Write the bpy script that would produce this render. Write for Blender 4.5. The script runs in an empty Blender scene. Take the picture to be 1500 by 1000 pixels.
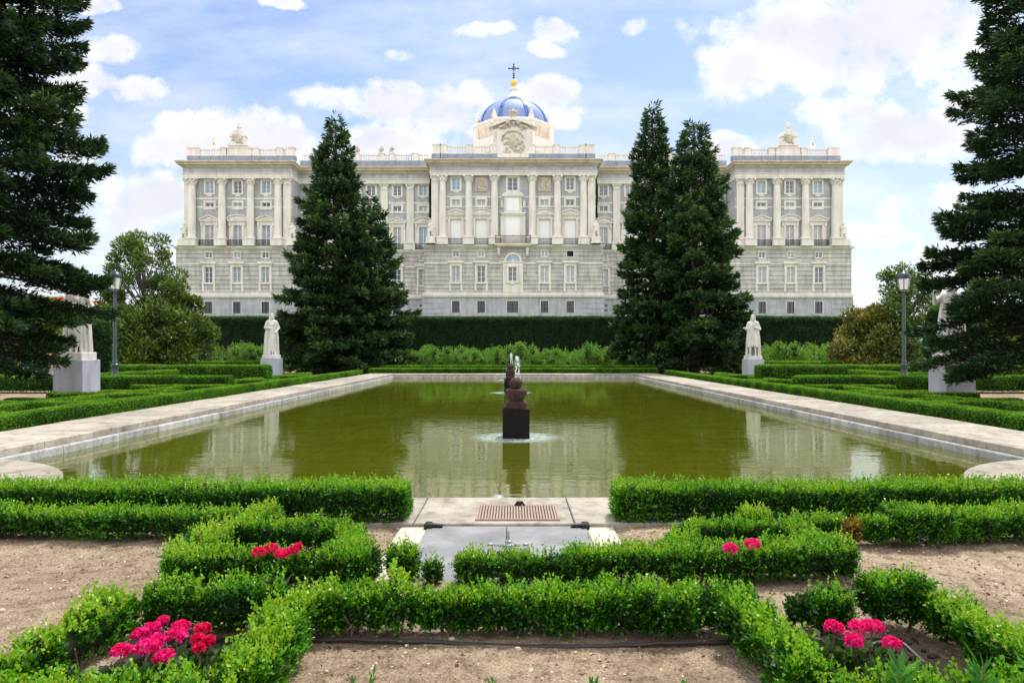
import bpy, bmesh, math, random
import numpy as np
from mathutils import Vector, Matrix
R = math.radians
import time; _T0 = time.time()
def tick(s): print('T %.1f %s' % (time.time()-_T0, s))
random.seed(7)
rng = np.random.default_rng(11)
scene = bpy.context.scene
COL = scene.collection

# ------------------------------------------------------------------ helpers
def tag(o, label=None, cat=None, group=None, kind=None):
    if label: o['label'] = label
    if cat: o['category'] = cat
    if group: o['group'] = group
    if kind: o['kind'] = kind
    return o

def link(name, me, mats, parent=None, loc=None):
    o = bpy.data.objects.new(name, me)
    COL.objects.link(o)
    for m in (mats if isinstance(mats, (list, tuple)) else [mats]):
        me.materials.append(m)
    if parent: o.parent = parent
    if loc is not None: o.location = loc
    return o

def empty(name, loc, label=None, cat=None, group=None, rz=0):
    o = bpy.data.objects.new(name, None); COL.objects.link(o)
    o.location = loc; o.rotation_euler = (0, 0, rz)
    o.empty_display_size = .3
    return tag(o, label, cat, group)

def copy_tree(o, parent=None):
    c = o.copy(); COL.objects.link(c)
    if parent: c.parent = parent
    for ch in list(o.children): copy_tree(ch, c)
    return c

def mesh_np(name, V, F, rnd=None, mat_idx=None, smooth=False):
    """V (n,3) ; F (m,4) quads"""
    me = bpy.data.meshes.new(name)
    n, m = len(V), len(F)
    me.vertices.add(n); me.vertices.foreach_set('co', np.ascontiguousarray(V, dtype=np.float32).ravel())
    me.loops.add(m * 4); me.loops.foreach_set('vertex_index', np.ascontiguousarray(F, dtype=np.int32).ravel())
    me.polygons.add(m)
    me.polygons.foreach_set('loop_start', np.arange(m, dtype=np.int32) * 4)
    me.polygons.foreach_set('loop_total', np.full(m, 4, dtype=np.int32))
    if mat_idx is not None: me.polygons.foreach_set('material_index', np.ascontiguousarray(mat_idx, dtype=np.int32))
    if smooth: me.polygons.foreach_set('use_smooth', np.ones(m, dtype=bool))
    me.update(calc_edges=True)
    if rnd is not None:
        a = me.attributes.new('rnd', 'FLOAT', 'POINT')
        a.data.foreach_set('value', np.ascontiguousarray(rnd, dtype=np.float32))
    return me

class MB:
    def __init__(s): s.v = []; s.f = []
    def add(s, vs, fs):
        b = len(s.v); s.v += [tuple(p) for p in vs]; s.f += [tuple(b + i for i in f) for f in fs]
    def box(s, x0, x1, y0, y1, z0, z1):
        s.add([(x0,y0,z0),(x1,y0,z0),(x1,y1,z0),(x0,y1,z0),(x0,y0,z1),(x1,y0,z1),(x1,y1,z1),(x0,y1,z1)],
              [(0,3,2,1),(4,5,6,7),(0,1,5,4),(1,2,6,5),(2,3,7,6),(3,0,4,7)])
    def cbox(s, x0, x1, y0, y1, z0, z1, c=.01):
        # box with a chamfered top edge
        s.add([(x0,y0,z0),(x1,y0,z0),(x1,y1,z0),(x0,y1,z0),(x0,y0,z1-c),(x1,y0,z1-c),(x1,y1,z1-c),(x0,y1,z1-c),
               (x0+c,y0+c,z1),(x1-c,y0+c,z1),(x1-c,y1-c,z1),(x0+c,y1-c,z1)],
              [(0,3,2,1),(8,9,10,11),(0,1,5,4),(1,2,6,5),(2,3,7,6),(3,0,4,7),(4,5,9,8),(5,6,10,9),(6,7,11,10),(7,4,8,11)])
    def lathe(s, prof, cx=0, cy=0, n=16, squash=1.0, a0=0.0):
        vs = []; fs = []
        for r, z in prof:
            for k in range(n):
                a = a0 + 2*math.pi*k/n
                vs.append((cx + r*math.cos(a), cy + r*math.sin(a)*squash, z))
        for i in range(len(prof)-1):
            for k in range(n):
                k2 = (k+1) % n
                fs.append((i*n+k, i*n+k2, (i+1)*n+k2, (i+1)*n+k))
        fs.append(tuple(range(n-1, -1, -1))); fs.append(tuple((len(prof)-1)*n + k for k in range(n)))
        s.add(vs, fs)
    def tube(s, pts, rad, n=6):
        pts = [Vector(p) for p in pts]
        rad = rad if isinstance(rad, (list, tuple)) else [rad]*len(pts)
        vs = []; fs = []
        for i, p in enumerate(pts):
            d = (pts[min(i+1, len(pts)-1)] - pts[max(i-1, 0)]).normalized()
            u = d.cross(Vector((0,0,1)) if abs(d.z) < .9 else Vector((1,0,0))).normalized(); w = d.cross(u)
            for k in range(n):
                a = 2*math.pi*k/n
                vs.append(p + (u*math.cos(a) + w*math.sin(a))*rad[i])
        for i in range(len(pts)-1):
            for k in range(n):
                k2 = (k+1) % n
                fs.append((i*n+k, i*n+k2, (i+1)*n+k2, (i+1)*n+k))
        fs.append(tuple(range(n-1,-1,-1))); fs.append(tuple((len(pts)-1)*n+k for k in range(n)))
        s.add(vs, fs)
    def prism(s, poly, y0, y1):
        # poly in x,z extruded along y
        n = len(poly)
        vs = [(x, y0, z) for x, z in poly] + [(x, y1, z) for x, z in poly]
        fs = [tuple(range(n)), tuple(range(2*n-1, n-1, -1))] + [(i, i+n, (i+1) % n + n, (i+1) % n) for i in range(n)]
        s.add(vs, fs)
    def blob(s, c, r, n=8, m=6):
        prof = [(max(.001, math.sin(math.pi*i/m))*r[0], c[2] - math.cos(math.pi*i/m)*r[2]) for i in range(m+1)]
        s.lathe(prof, c[0], c[1], n, r[1]/r[0])
    def build(s, name, mat, parent=None, loc=None, smooth=False):
        me = bpy.data.meshes.new(name)
        o = Vector(loc) if loc is not None else Vector((0,0,0))
        vs = s.v if loc is None else [(a-o.x, b-o.y, c-o.z) for a, b, c in s.v]
        me.from_pydata(vs, [], s.f); me.update()
        bm = bmesh.new(); bm.from_mesh(me)
        bmesh.ops.recalc_face_normals(bm, faces=bm.faces)
        bm.to_mesh(me); bm.free()
        if smooth:
            me.polygons.foreach_set('use_smooth', np.ones(len(me.polygons), dtype=bool))
            try: me.set_sharp_from_angle(angle=R(40))
            except Exception: pass
        return link(name, me, mat, parent, loc)

# ------------------------------------------------------------------ materials
def new_mat(name):
    m = bpy.data.materials.new(name); m.use_nodes = True
    nt = m.node_tree; nt.nodes.clear()
    out = nt.nodes.new('ShaderNodeOutputMaterial')
    return m, nt, out
def N(nt, t, **kw):
    n = nt.nodes.new(t)
    for k, v in kw.items():
        if k.startswith('i_'):
            key = k[2:]
            key = int(key) if key.isdigit() else key.replace('_', ' ')
            n.inputs[key].default_value = v
        else: setattr(n, k, v)
    return n
def ramp(nt, stops, fac=None):
    r = nt.nodes.new('ShaderNodeValToRGB')
    els = r.color_ramp.elements
    while len(els) < len(stops): els.new(.5)
    for e, (p, c) in zip(els, stops):
        e.position = p; e.color = (*c, 1) if len(c) == 3 else c
    if fac is not None: nt.links.new(fac, r.inputs[0])
    return r
def noise(nt, vec, scale, detail=4, rough=.55):
    n = N(nt, 'ShaderNodeTexNoise', i_Scale=scale, i_Detail=detail, i_Roughness=rough)
    if vec is not None: nt.links.new(vec, n.inputs['Vector'])
    return n
def mixc(nt, fac, a, b, mode='MIX'):
    m = N(nt, 'ShaderNodeMix', data_type='RGBA', blend_type=mode)
    for s, v in ((m.inputs[0], fac), (m.inputs[6], a), (m.inputs[7], b)):
        if hasattr(v, 'is_linked') or hasattr(v, 'links'): nt.links.new(v, s)
        elif isinstance(v, (int, float)): s.default_value = v
        else: s.default_value = (*v, 1)
    return m.outputs[2]
def math_(nt, op, a, b=None, c=None, clamp=False):
    m = N(nt, 'ShaderNodeMath', operation=op, use_clamp=clamp)
    for i, v in enumerate((a, b, c)):
        if v is None: continue
        if isinstance(v, (int, float)): m.inputs[i].default_value = v
        else: nt.links.new(v, m.inputs[i])
    return m.outputs[0]

def stone(name, col, dark, scale=1.0, rough=.85, bump=.15, streak=.35, fine=18, stain=None, ashlar=0, spec=.3, island=0):
    m, nt, out = new_mat(name)
    geo = N(nt, 'ShaderNodeNewGeometry')
    pos = geo.outputs['Position']
    mp = N(nt, 'ShaderNodeMapping'); mp.inputs['Scale'].default_value = (1, 1, .16); nt.links.new(pos, mp.inputs['Vector'])
    n1 = noise(nt, pos, .55*scale, 5); n2 = noise(nt, mp.outputs[0], 1.4*scale, 5, .65); n3 = noise(nt, pos, fine*scale, 3)
    r1 = ramp(nt, [(.35, dark), (.62, col)], n1.outputs['Fac'])
    c = mixc(nt, 1.0, r1.outputs[0], col)
    c = mixc(nt, .55, r1.outputs[0], col)
    s = ramp(nt, [(.30, (0,0,0)), (.56, (1,1,1))], n2.outputs['Fac'])
    sm = math_(nt, 'MULTIPLY', math_(nt, 'SUBTRACT', 1.0, s.outputs[0]), streak)
    c = mixc(nt, sm, c, stain or tuple(x*.55 for x in dark))
    f = math_(nt, 'MULTIPLY_ADD', n3.outputs['Fac'], .3, .85)
    if ashlar:
        mr = N(nt, 'ShaderNodeMapping'); mr.inputs['Rotation'].default_value = (R(-90),0,0); nt.links.new(pos, mr.inputs['Vector'])
        br = N(nt, 'ShaderNodeTexBrick', i_Scale=1.0, i_Mortar_Size=.012, i_Brick_Width=1.7, i_Row_Height=.82, i_Bias=0.0)
        br.inputs['Color1'].default_value = (.80,.80,.82,1); br.inputs['Color2'].default_value = (1.18,1.14,1.06,1); br.inputs['Mortar'].default_value = (.55,.52,.48,1)
        nt.links.new(mr.outputs[0], br.inputs['Vector']); c = mixc(nt, ashlar, c, br.outputs['Color'], 'MULTIPLY')
    c = mixc(nt, 1.0, c, f, 'MULTIPLY')
    if island:
        c = mixc(nt, 1.0, c, math_(nt, 'MULTIPLY_ADD', geo.outputs['Random Per Island'], island, 1.0-island*.6), 'MULTIPLY')
        n4 = noise(nt, pos, 5, 6, .7); c = mixc(nt, .85, c, ramp(nt, [(.32,(.52,.49,.44)),(.5,(1,1,1)),(.75,(1.1,1.1,1.1))], n4.outputs['Fac']).outputs[0], 'MULTIPLY')
    p = N(nt, 'ShaderNodeBsdfPrincipled', i_Roughness=rough); p.inputs['Specular IOR Level'].default_value = spec
    nt.links.new(c, p.inputs['Base Color'])
    b = N(nt, 'ShaderNodeBump', i_Strength=bump, i_Distance=.05); nt.links.new(n3.outputs['Fac'], b.inputs['Height'])
    nt.links.new(b.outputs[0], p.inputs['Normal']); nt.links.new(p.outputs[0], out.inputs[0])
    return m

def plain(name, col, rough=.6, metal=0, var=.25, scale=12, spec=.5):
    m, nt, out = new_mat(name)
    geo = N(nt, 'ShaderNodeNewGeometry')
    n = noise(nt, geo.outputs['Position'], scale, 4)
    c = mixc(nt, n.outputs['Fac'], tuple(x*(1-var) for x in col), tuple(min(1, x*(1+var)) for x in col))
    p = N(nt, 'ShaderNodeBsdfPrincipled', i_Roughness=rough, i_Metallic=metal)
    p.inputs['Specular IOR Level'].default_value = spec
    nt.links.new(c, p.inputs['Base Color']); nt.links.new(p.outputs[0], out.inputs[0])
    return m

def leafmat(name, stops, trans=.3, rough=.45, spec=.3):
    m, nt, out = new_mat(name)
    a = N(nt, 'ShaderNodeAttribute', attribute_name='rnd')
    geo = N(nt, 'ShaderNodeNewGeometry')
    nz = noise(nt, geo.outputs['Position'], 2.2, 3)
    fac = math_(nt, 'ADD', a.outputs['Fac'], math_(nt, 'MULTIPLY_ADD', nz.outputs['Fac'], .5, -.25), clamp=True)
    r = ramp(nt, stops, fac)
    p = N(nt, 'ShaderNodeBsdfPrincipled', i_Roughness=rough)
    p.inputs['Specular IOR Level'].default_value = spec
    nt.links.new(r.outputs[0], p.inputs['Base Color'])
    t = N(nt, 'ShaderNodeBsdfTranslucent')
    tc = mixc(nt, 1.0, r.outputs[0], (1.25, 1.2, .55), 'MULTIPLY')
    nt.links.new(tc, t.inputs['Color'])
    mx = N(nt, 'ShaderNodeMixShader'); mx.inputs[0].default_value = trans
    nt.links.new(p.outputs[0], mx.inputs[1]); nt.links.new(t.outputs[0], mx.inputs[2])
    nt.links.new(mx.outputs[0], out.inputs[0])
    return m

M = {}
M['lime'] = stone('limestone', (.76,.715,.66), (.60,.55,.485), .9, streak=.38, bump=.08)
M['limedark'] = stone('limestone_cornice', (.66,.58,.47), (.46,.375,.275), 1.0, streak=.5, bump=.08)
M['carve'] = stone('carved_limestone', (.60,.53,.44), (.34,.28,.22), 3.0, streak=.6, bump=.2)
M['granite'] = stone('grey_granite', (.44,.462,.495), (.33,.345,.375), .9, streak=.5, bump=.08, stain=(.20,.165,.12), ashlar=.5)
M['granite2'] = stone('blue_granite', (.27,.32,.39), (.16,.19,.24), 1.4, streak=.4, bump=.08)
M['rust'] = stone('rusticated_granite', (.54,.53,.515), (.39,.38,.365), .9, streak=.55, bump=.1, stain=(.19,.15,.10), ashlar=.6)
M['marble'] = stone('white_marble', (.66,.65,.62), (.54,.53,.50), 3, streak=.55, bump=.15, fine=9, stain=(.25,.235,.20))
M['pedestal'] = stone('pedestal_stone', (.40,.43,.49), (.29,.315,.36), 2.5, streak=.45, bump=.2)
M['coping'] = stone('coping_stone', (.37,.335,.28), (.22,.195,.155), 1.8, streak=.5, bump=.25, fine=14, island=.35)
M['copingside'] = stone('coping_face_stone', (.36,.365,.36), (.20,.20,.19), 2.4, streak=.5, bump=.3, fine=10, stain=(.12,.11,.08), island=.4)
M['slab'] = stone('wet_slab', (.62,.70,.80), (.45,.52,.6), 3)
M['redstone'] = stone('wet_red_stone', (.060,.026,.021), (.018,.011,.010), 6, rough=.4, streak=.6, bump=.6, stain=(.008,.007,.007), spec=.2)
M['blackstone'] = stone('wet_black_stone', (.010,.007,.006), (.003,.003,.003), 4, rough=.55, streak=.5, bump=.6, spec=.12)
M['white'] = plain('white_paint', (.78,.77,.74), .5, var=.06)
M['blind'] = plain('white_blind', (.80,.79,.77), .7, var=.05, scale=3)
M['iron'] = plain('black_iron', (.03,.032,.036), .45, .3)
M['lampiron'] = plain('grey_green_iron', (.07,.095,.105), .42, .3, var=.3, scale=8)
M['lampcap'] = plain('dark_blue_cap', (.02,.03,.055), .3, .2)
M['lampglass'] = plain('frosted_lamp_glass', (.82,.82,.80), .25, var=.05)
M['gold'] = plain('gilded_ball', (.85,.48,.06), .35, .6, var=.1)
M['dome'] = plain('blue_slate', (.19,.265,.46), .62, 0, var=.5, scale=2.2, spec=.4)
M['domerib'] = plain('blue_lead_rib', (.075,.15,.42), .4, 0, var=.2, scale=2)
M['bark'] = plain('bark', (.09,.065,.05), .9, var=.5, scale=9)
M['twig'] = plain('hedge_twigs', (.13,.09,.055), .9, var=.5, scale=30)
M['hose'] = plain('brown_black_hose', (.025,.018,.016), .6, var=.3, scale=40)
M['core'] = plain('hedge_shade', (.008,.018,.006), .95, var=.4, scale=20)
M['tile'] = plain('terracotta_tile', (.50,.13,.06), .8, var=.3, scale=5)
M['pinkwall'] = plain('pale_pink_wall', (.62,.48,.42), .85, var=.1, scale=1)
M['hinge'] = plain('black_hinge', (.012,.012,.013), .5, .3)
M['concrete'] = stone('pale_concrete', (.50,.44,.36), (.38,.33,.26), 4, streak=.2, bump=.3)
M['buoy'] = plain('grey_plastic_float', (.25,.27,.31), .35, var=.15)
M['skin'] = plain('skin', (.55,.33,.24), .6, var=.05)

def glassmat(name, col, rough=.08):
    m, nt, out = new_mat(name)
    geo = N(nt, 'ShaderNodeNewGeometry'); n = noise(nt, geo.outputs['Position'], .6, 2)
    c = mixc(nt, n.outputs['Fac'], tuple(x*.6 for x in col), tuple(x*1.4 for x in col))
    p = N(nt, 'ShaderNodeBsdfPrincipled', i_Roughness=rough, i_IOR=1.6)
    p.inputs['Specular IOR Level'].default_value = .8
    nt.links.new(c, p.inputs['Base Color']); nt.links.new(p.outputs[0], out.inputs[0])
    return m
M['pane'] = glassmat('window_pane_dark', (.028,.045,.075))
M['paneblue'] = glassmat('window_pane_sky', (.16,.30,.42))  # sky reflection painted into the pane colour
M['paneblack'] = glassmat('window_pane_black', (.012,.014,.018), .3)
M['panecurt'] = glassmat('window_pane_curtained', (.28,.30,.32))

# foliage
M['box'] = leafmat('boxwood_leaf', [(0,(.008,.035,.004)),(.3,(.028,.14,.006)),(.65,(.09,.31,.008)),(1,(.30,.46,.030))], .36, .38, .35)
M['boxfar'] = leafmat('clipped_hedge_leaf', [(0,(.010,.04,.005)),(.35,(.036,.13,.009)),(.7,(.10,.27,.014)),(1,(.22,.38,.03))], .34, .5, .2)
M['yew'] = leafmat('dark_hedge_leaf', [(0,(.005,.016,.008)),(.5,(.020,.055,.024)),(1,(.08,.19,.035))], .15, .55, .15)
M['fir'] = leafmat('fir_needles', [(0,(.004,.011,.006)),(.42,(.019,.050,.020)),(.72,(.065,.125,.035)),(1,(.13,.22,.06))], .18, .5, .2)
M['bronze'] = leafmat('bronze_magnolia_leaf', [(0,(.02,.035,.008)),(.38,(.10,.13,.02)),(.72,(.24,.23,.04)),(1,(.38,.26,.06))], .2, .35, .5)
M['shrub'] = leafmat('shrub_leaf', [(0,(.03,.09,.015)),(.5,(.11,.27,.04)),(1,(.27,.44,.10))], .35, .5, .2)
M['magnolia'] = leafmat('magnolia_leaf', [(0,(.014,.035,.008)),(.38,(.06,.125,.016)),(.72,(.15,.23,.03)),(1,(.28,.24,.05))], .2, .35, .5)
M['geran'] = leafmat('geranium_leaf', [(0,(.02,.05,.015)),(.6,(.05,.12,.03)),(1,(.10,.2,.05))], .3)
M['petal'] = leafmat('pink_petal', [(0,(.42,.004,.06)),(.5,(.74,.010,.19)),(1,(.90,.05,.40))], .3, .6, .1)
M['petalred'] = leafmat('red_petal', [(0,(.35,.003,.02)),(.5,(.70,.009,.10)),(1,(.88,.04,.24))], .3, .6, .1)
M['yellowleaf'] = leafmat('yellowed_leaf', [(0,(.10,.08,.01)),(.5,(.28,.2,.02)),(1,(.45,.30,.05))], .3)
M['lance'] = leafmat('lance_leaf', [(0,(.02,.08,.015)),(.5,(.05,.2,.03)),(1,(.12,.33,.06))], .35, .4, .3)

# soil
def soil_mat():
    m, nt, out = new_mat('sandy_soil')
    geo = N(nt, 'ShaderNodeNewGeometry'); pos = geo.outputs['Position']
    n1 = noise(nt, pos, .9, 6, .6); n2 = noise(nt, pos, 9, 6, .7); n3 = noise(nt, pos, 70, 4, .7)
    c = ramp(nt, [(.3,(.20,.15,.105)),(.5,(.33,.258,.185)),(.7,(.44,.36,.265))], n1.outputs['Fac']).outputs[0]
    d = ramp(nt, [(.34,(.38,.34,.31)),(.52,(.95,.95,.95)),(.75,(1.2,1.17,1.12))], n2.outputs['Fac']).outputs[0]
    c = mixc(nt, .8, c, d, 'MULTIPLY')
    v = N(nt, 'ShaderNodeTexVoronoi', i_Scale=55); nt.links.new(pos, v.inputs['Vector'])
    g = ramp(nt, [(.0,(1.5,1.45,1.35)),(.16,(1,1,1)),(.5,(.85,.83,.8)),(1,(.5,.48,.45))], v.outputs['Distance']).outputs[0]
    c = mixc(nt, .75, c, g, 'MULTIPLY')
    sp_ = ramp(nt, [(.30,(.45,.42,.40)),(.50,(1,1,1)),(.70,(1.35,1.32,1.25))], n3.outputs['Fac']).outputs[0]
    c = mixc(nt, .8, c, sp_, 'MULTIPLY')
    p = N(nt, 'ShaderNodeBsdfPrincipled', i_Roughness=.95); p.inputs['Specular IOR Level'].default_value = .1
    nt.links.new(c, p.inputs['Base Color'])
    h = math_(nt, 'ADD', math_(nt, 'MULTIPLY', n2.outputs['Fac'], 1.0), math_(nt, 'MULTIPLY', n3.outputs['Fac'], .35))
    b = N(nt, 'ShaderNodeBump', i_Strength=.8, i_Distance=.05); nt.links.new(h, b.inputs['Height'])
    nt.links.new(b.outputs[0], p.inputs['Normal']); nt.links.new(p.outputs[0], out.inputs[0])
    return m
M['soil'] = soil_mat()
M['chip'] = leafmat('soil_bits', [(0,(.06,.04,.03)),(.4,(.22,.15,.10)),(.8,(.5,.38,.26)),(1,(.7,.6,.48))], 0.0, .9, .05)

def poolbed_mat():
    m, nt, out = new_mat('algae_pool_bed')
    geo = N(nt, 'ShaderNodeNewGeometry'); pos = geo.outputs['Position']
    n1 = noise(nt, pos, .6, 6, .65); n2 = noise(nt, pos, 3.0, 5, .6)
    c = ramp(nt, [(.32,(.19,.18,.010)),(.5,(.36,.37,.018)),(.68,(.55,.58,.05))], n1.outputs['Fac']).outputs[0]
    d = ramp(nt, [(.3,(.55,.55,.5)),(.6,(1.1,1.1,1))], n2.outputs['Fac']).outputs[0]
    c = mixc(nt, .7, c, d, 'MULTIPLY')
    br = N(nt, 'ShaderNodeTexBrick', offset=.0, i_Scale=.35, i_Mortar_Size=.012)
    br.inputs['Color1'].default_value = (1,1,1,1); br.inputs['Color2'].default_value = (.93,.95,.9,1); br.inputs['Mortar'].default_value = (.40,.40,.3,1)
    nt.links.new(pos, br.inputs['Vector'])
    c = mixc(nt, .8, c, br.outputs['Color'], 'MULTIPLY')
    p = N(nt, 'ShaderNodeBsdfPrincipled', i_Roughness=1.0); p.inputs['Specular IOR Level'].default_value = 0
    nt.links.new(c, p.inputs['Base Color']); nt.links.new(p.outputs[0], out.inputs[0])
    return m
M['poolbed'] = poolbed_mat()

FOUNT = [(.055, 13.9), (-.11, 28.6), (-.18, 41.0)]
def water_mat():
    m, nt, out = new_mat('pool_water')
    geo = N(nt, 'ShaderNodeNewGeometry'); pos = geo.outputs['Position']
    mp = N(nt, 'ShaderNodeMapping'); mp.inputs['Scale'].default_value = (1.0, 1.9, 1); nt.links.new(pos, mp.inputs['Vector'])
    n1 = noise(nt, mp.outputs[0], 3.2, 3, .5); n2 = noise(nt, mp.outputs[0], .9, 2)
    h = math_(nt, 'ADD', math_(nt, 'MULTIPLY', n1.outputs['Fac'], .010), math_(nt, 'MULTIPLY', n2.outputs['Fac'], .012))
    foam = None
    for i, (fx, fy) in enumerate(FOUNT):
        sv = N(nt, 'ShaderNodeVectorMath', operation='SUBTRACT'); sv.inputs[1].default_value = (fx, fy, -.1); nt.links.new(pos, sv.inputs[0])
        ln = N(nt, 'ShaderNodeVectorMath', operation='LENGTH'); nt.links.new(sv.outputs[0], ln.inputs[0])
        d = ln.outputs['Value']
        wv = math_(nt, 'SINE', math_(nt, 'MULTIPLY', d, 22.0))
        fall = math_(nt, 'POWER', 2.718, math_(nt, 'MULTIPLY', d, -.55))
        h = math_(nt, 'ADD', h, math_(nt, 'MULTIPLY', math_(nt, 'MULTIPLY', wv, fall), .004))
        mr = N(nt, 'ShaderNodeMapRange', interpolation_type='SMOOTHSTEP'); mr.inputs[1].default_value = 1.05; mr.inputs[2].default_value = .5
        nt.links.new(d, mr.inputs[0])
        foam = mr.outputs[0] if foam is None else math_(nt, 'MAXIMUM', foam, mr.outputs[0])
    nf = noise(nt, pos, 14, 4, .7)
    foamf = math_(nt, 'MULTIPLY', foam, ramp(nt, [(.36,(.1,.1,.1)),(.66,(.6,.6,.6))], nf.outputs['Fac']).outputs[0])
    h = math_(nt, 'ADD', h, math_(nt, 'MULTIPLY', math_(nt, 'MULTIPLY', nf.outputs['Fac'], foam), .02))
    b = N(nt, 'ShaderNodeBump', i_Strength=.22, i_Distance=1.0); nt.links.new(h, b.inputs['Height'])
    fr = N(nt, 'ShaderNodeFresnel', i_IOR=3.3); nt.links.new(b.outputs[0], fr.inputs['Normal'])
    gl = N(nt, 'ShaderNodeBsdfGlossy', i_Roughness=.015); gl.inputs['Color'].default_value = (.97,.98,.88,1); nt.links.new(b.outputs[0], gl.inputs['Normal'])
    tr = N(nt, 'ShaderNodeBsdfTransparent'); tr.inputs['Color'].default_value = (.86,.92,.62,1)
    df = N(nt, 'ShaderNodeBsdfDiffuse'); df.inputs['Color'].default_value = (.19,.215,.012,1)
    mu = N(nt, 'ShaderNodeMixShader'); mu.inputs[0].default_value = .30
    nt.links.new(tr.outputs[0], mu.inputs[1]); nt.links.new(df.outputs[0], mu.inputs[2])
    mx = N(nt, 'ShaderNodeMixShader'); nt.links.new(fr.outputs[0], mx.inputs[0]); nt.links.new(mu.outputs[0], mx.inputs[1]); nt.links.new(gl.outputs[0], mx.inputs[2])
    fd = N(nt, 'ShaderNodeBsdfDiffuse'); fd.inputs['Color'].default_value = (.50,.64,.64,1)
    m2 = N(nt, 'ShaderNodeMixShader'); nt.links.new(foamf, m2.inputs[0]); nt.links.new(mx.outputs[0], m2.inputs[1]); nt.links.new(fd.outputs[0], m2.inputs[2])
    nt.links.new(m2.outputs[0], out.inputs[0])
    return m
M['water'] = water_mat()

def spray_mat():
    m, nt, out = new_mat('water_spray')
    geo = N(nt, 'ShaderNodeNewGeometry'); n = noise(nt, geo.outputs['Position'], 30, 2)
    c = mixc(nt, n.outputs['Fac'], (.7,.78,.82), (.95,.97,.98))
    d = N(nt, 'ShaderNodeBsdfDiffuse'); nt.links.new(c, d.inputs['Color'])
    t = N(nt, 'ShaderNodeBsdfTranslucent'); nt.links.new(c, t.inputs['Color'])
    x = N(nt, 'ShaderNodeMixShader'); x.inputs[0].default_value = .5
    nt.links.new(d.outputs[0], x.inputs[1]); nt.links.new(t.outputs[0], x.inputs[2]); nt.links.new(x.outputs[0], out.inputs[0])
    return m
M['spray'] = spray_mat()

def tread_mat():
    m, nt, out = new_mat('steel_tread_plate')
    geo = N(nt, 'ShaderNodeNewGeometry'); pos = geo.outputs['Position']
    hs = []
    for a in (45, -45):
        mp = N(nt, 'ShaderNodeMapping'); mp.inputs['Rotation'].default_value = (0,0,R(a)); mp.inputs['Scale'].default_value = (1, 1, 1); nt.links.new(pos, mp.inputs['Vector'])
        w = N(nt, 'ShaderNodeTexWave', i_Scale=6.0); nt.links.new(mp.outputs[0], w.inputs['Vector']); hs.append(w.outputs['Fac'])
    h = math_(nt, 'MAXIMUM', *hs)
    n = noise(nt, pos, 3, 5, .6)
    c = ramp(nt, [(.3,(.115,.115,.115)),(.5,(.165,.168,.175)),(.7,(.235,.235,.24))], n.outputs['Fac']).outputs[0]
    c = mixc(nt, ramp(nt, [(.6,(0,0,0)),(1,(.05,.05,.05))], h).outputs[0], c, (.5,.5,.52))
    p = N(nt, 'ShaderNodeBsdfPrincipled', i_Roughness=.6, i_Metallic=.1); nt.links.new(c, p.inputs['Base Color'])
    b = N(nt, 'ShaderNodeBump', i_Strength=.15, i_Distance=.006); nt.links.new(h, b.inputs['Height']); nt.links.new(b.outputs[0], p.inputs['Normal'])
    nt.links.new(p.outputs[0], out.inputs[0]); return m
M['tread'] = tread_mat()
M['rustgrate'] = plain('rusty_grate', (.27,.195,.155), .8, var=.4, scale=18)
M['dark'] = plain('drain_dark', (.02,.017,.015), .9)
M['grass'] = plain('slope_grass', (.06,.12,.03), .95, var=.4, scale=2)

# ------------------------------------------------------------------ numpy foliage helpers
def vnoise(P, f, seed=0):
    r = np.random.default_rng(seed)
    s = np.zeros(len(P))
    for k in range(5):
        d = r.normal(size=3); d /= np.linalg.norm(d)
        s += np.sin(P @ d * f * r.uniform(.7, 1.6) + r.uniform(0, 6.28))
    return s / 3.0
def unit(a): return a / np.maximum(1e-9, np.linalg.norm(a, axis=1, keepdims=True))
def cards(P, D, Ls, Ws, rnd, r=None, fold=.25):
    """rhombus leaves: base P, direction D"""
    r = r or rng
    n = len(P)
    D = unit(D); q = unit(np.cross(D, r.normal(size=(n, 3)))); nn = np.cross(D, q)
    Ls = np.broadcast_to(Ls, (n,))[:, None]; Ws = np.broadcast_to(Ws, (n,))[:, None]
    mid = P + D*Ls*.5
    V = np.stack([P, mid + q*Ws*.5 + nn*Ws*fold, P + D*Ls, mid - q*Ws*.5 + nn*Ws*fold], 1).reshape(-1, 3)
    F = np.arange(n*4).reshape(n, 4)
    return V, F, np.repeat(rnd, 4)

class Fol:
    """collects leaf cards + core geometry into one mesh"""
    def __init__(s): s.V = []; s.F = []; s.R = []; s.I = []; s.n = 0
    def put(s, V, F, rn, mi):
        s.V.append(V); s.F.append(F + s.n); s.R.append(np.broadcast_to(rn, (len(V),))); s.I.append(np.full(len(F), mi)); s.n += len(V)
    def leaves(s, P, D, L, W, rnd, mi=0): s.put(*cards(P, D, L, W, np.broadcast_to(rnd, (len(P),))), mi)
    def mb(s, mb, mi):
        quads = [f if len(f) == 4 else None for f in mb.f]
        qs = []
        for f in mb.f:
            if len(f) == 4: qs.append(f)
            else:
                for i in range(1, len(f)-1, 2): qs.append((f[0], f[i], f[i+1], f[min(i+2, len(f)-1)]))
        s.put(np.array(mb.v, dtype=float), np.array(qs), 0.2, mi)
    def build(s, name, mats, loc=(0,0,0), parent=None):
        V = np.concatenate(s.V); F = np.concatenate(s.F)
        # degenerate quads (triangles) are allowed only as real quads: drop repeated corners
        me = mesh_np(name, V - np.array(loc), F, np.concatenate(s.R), np.concatenate(s.I))
        return link(name, me, mats, parent, loc)

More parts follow.
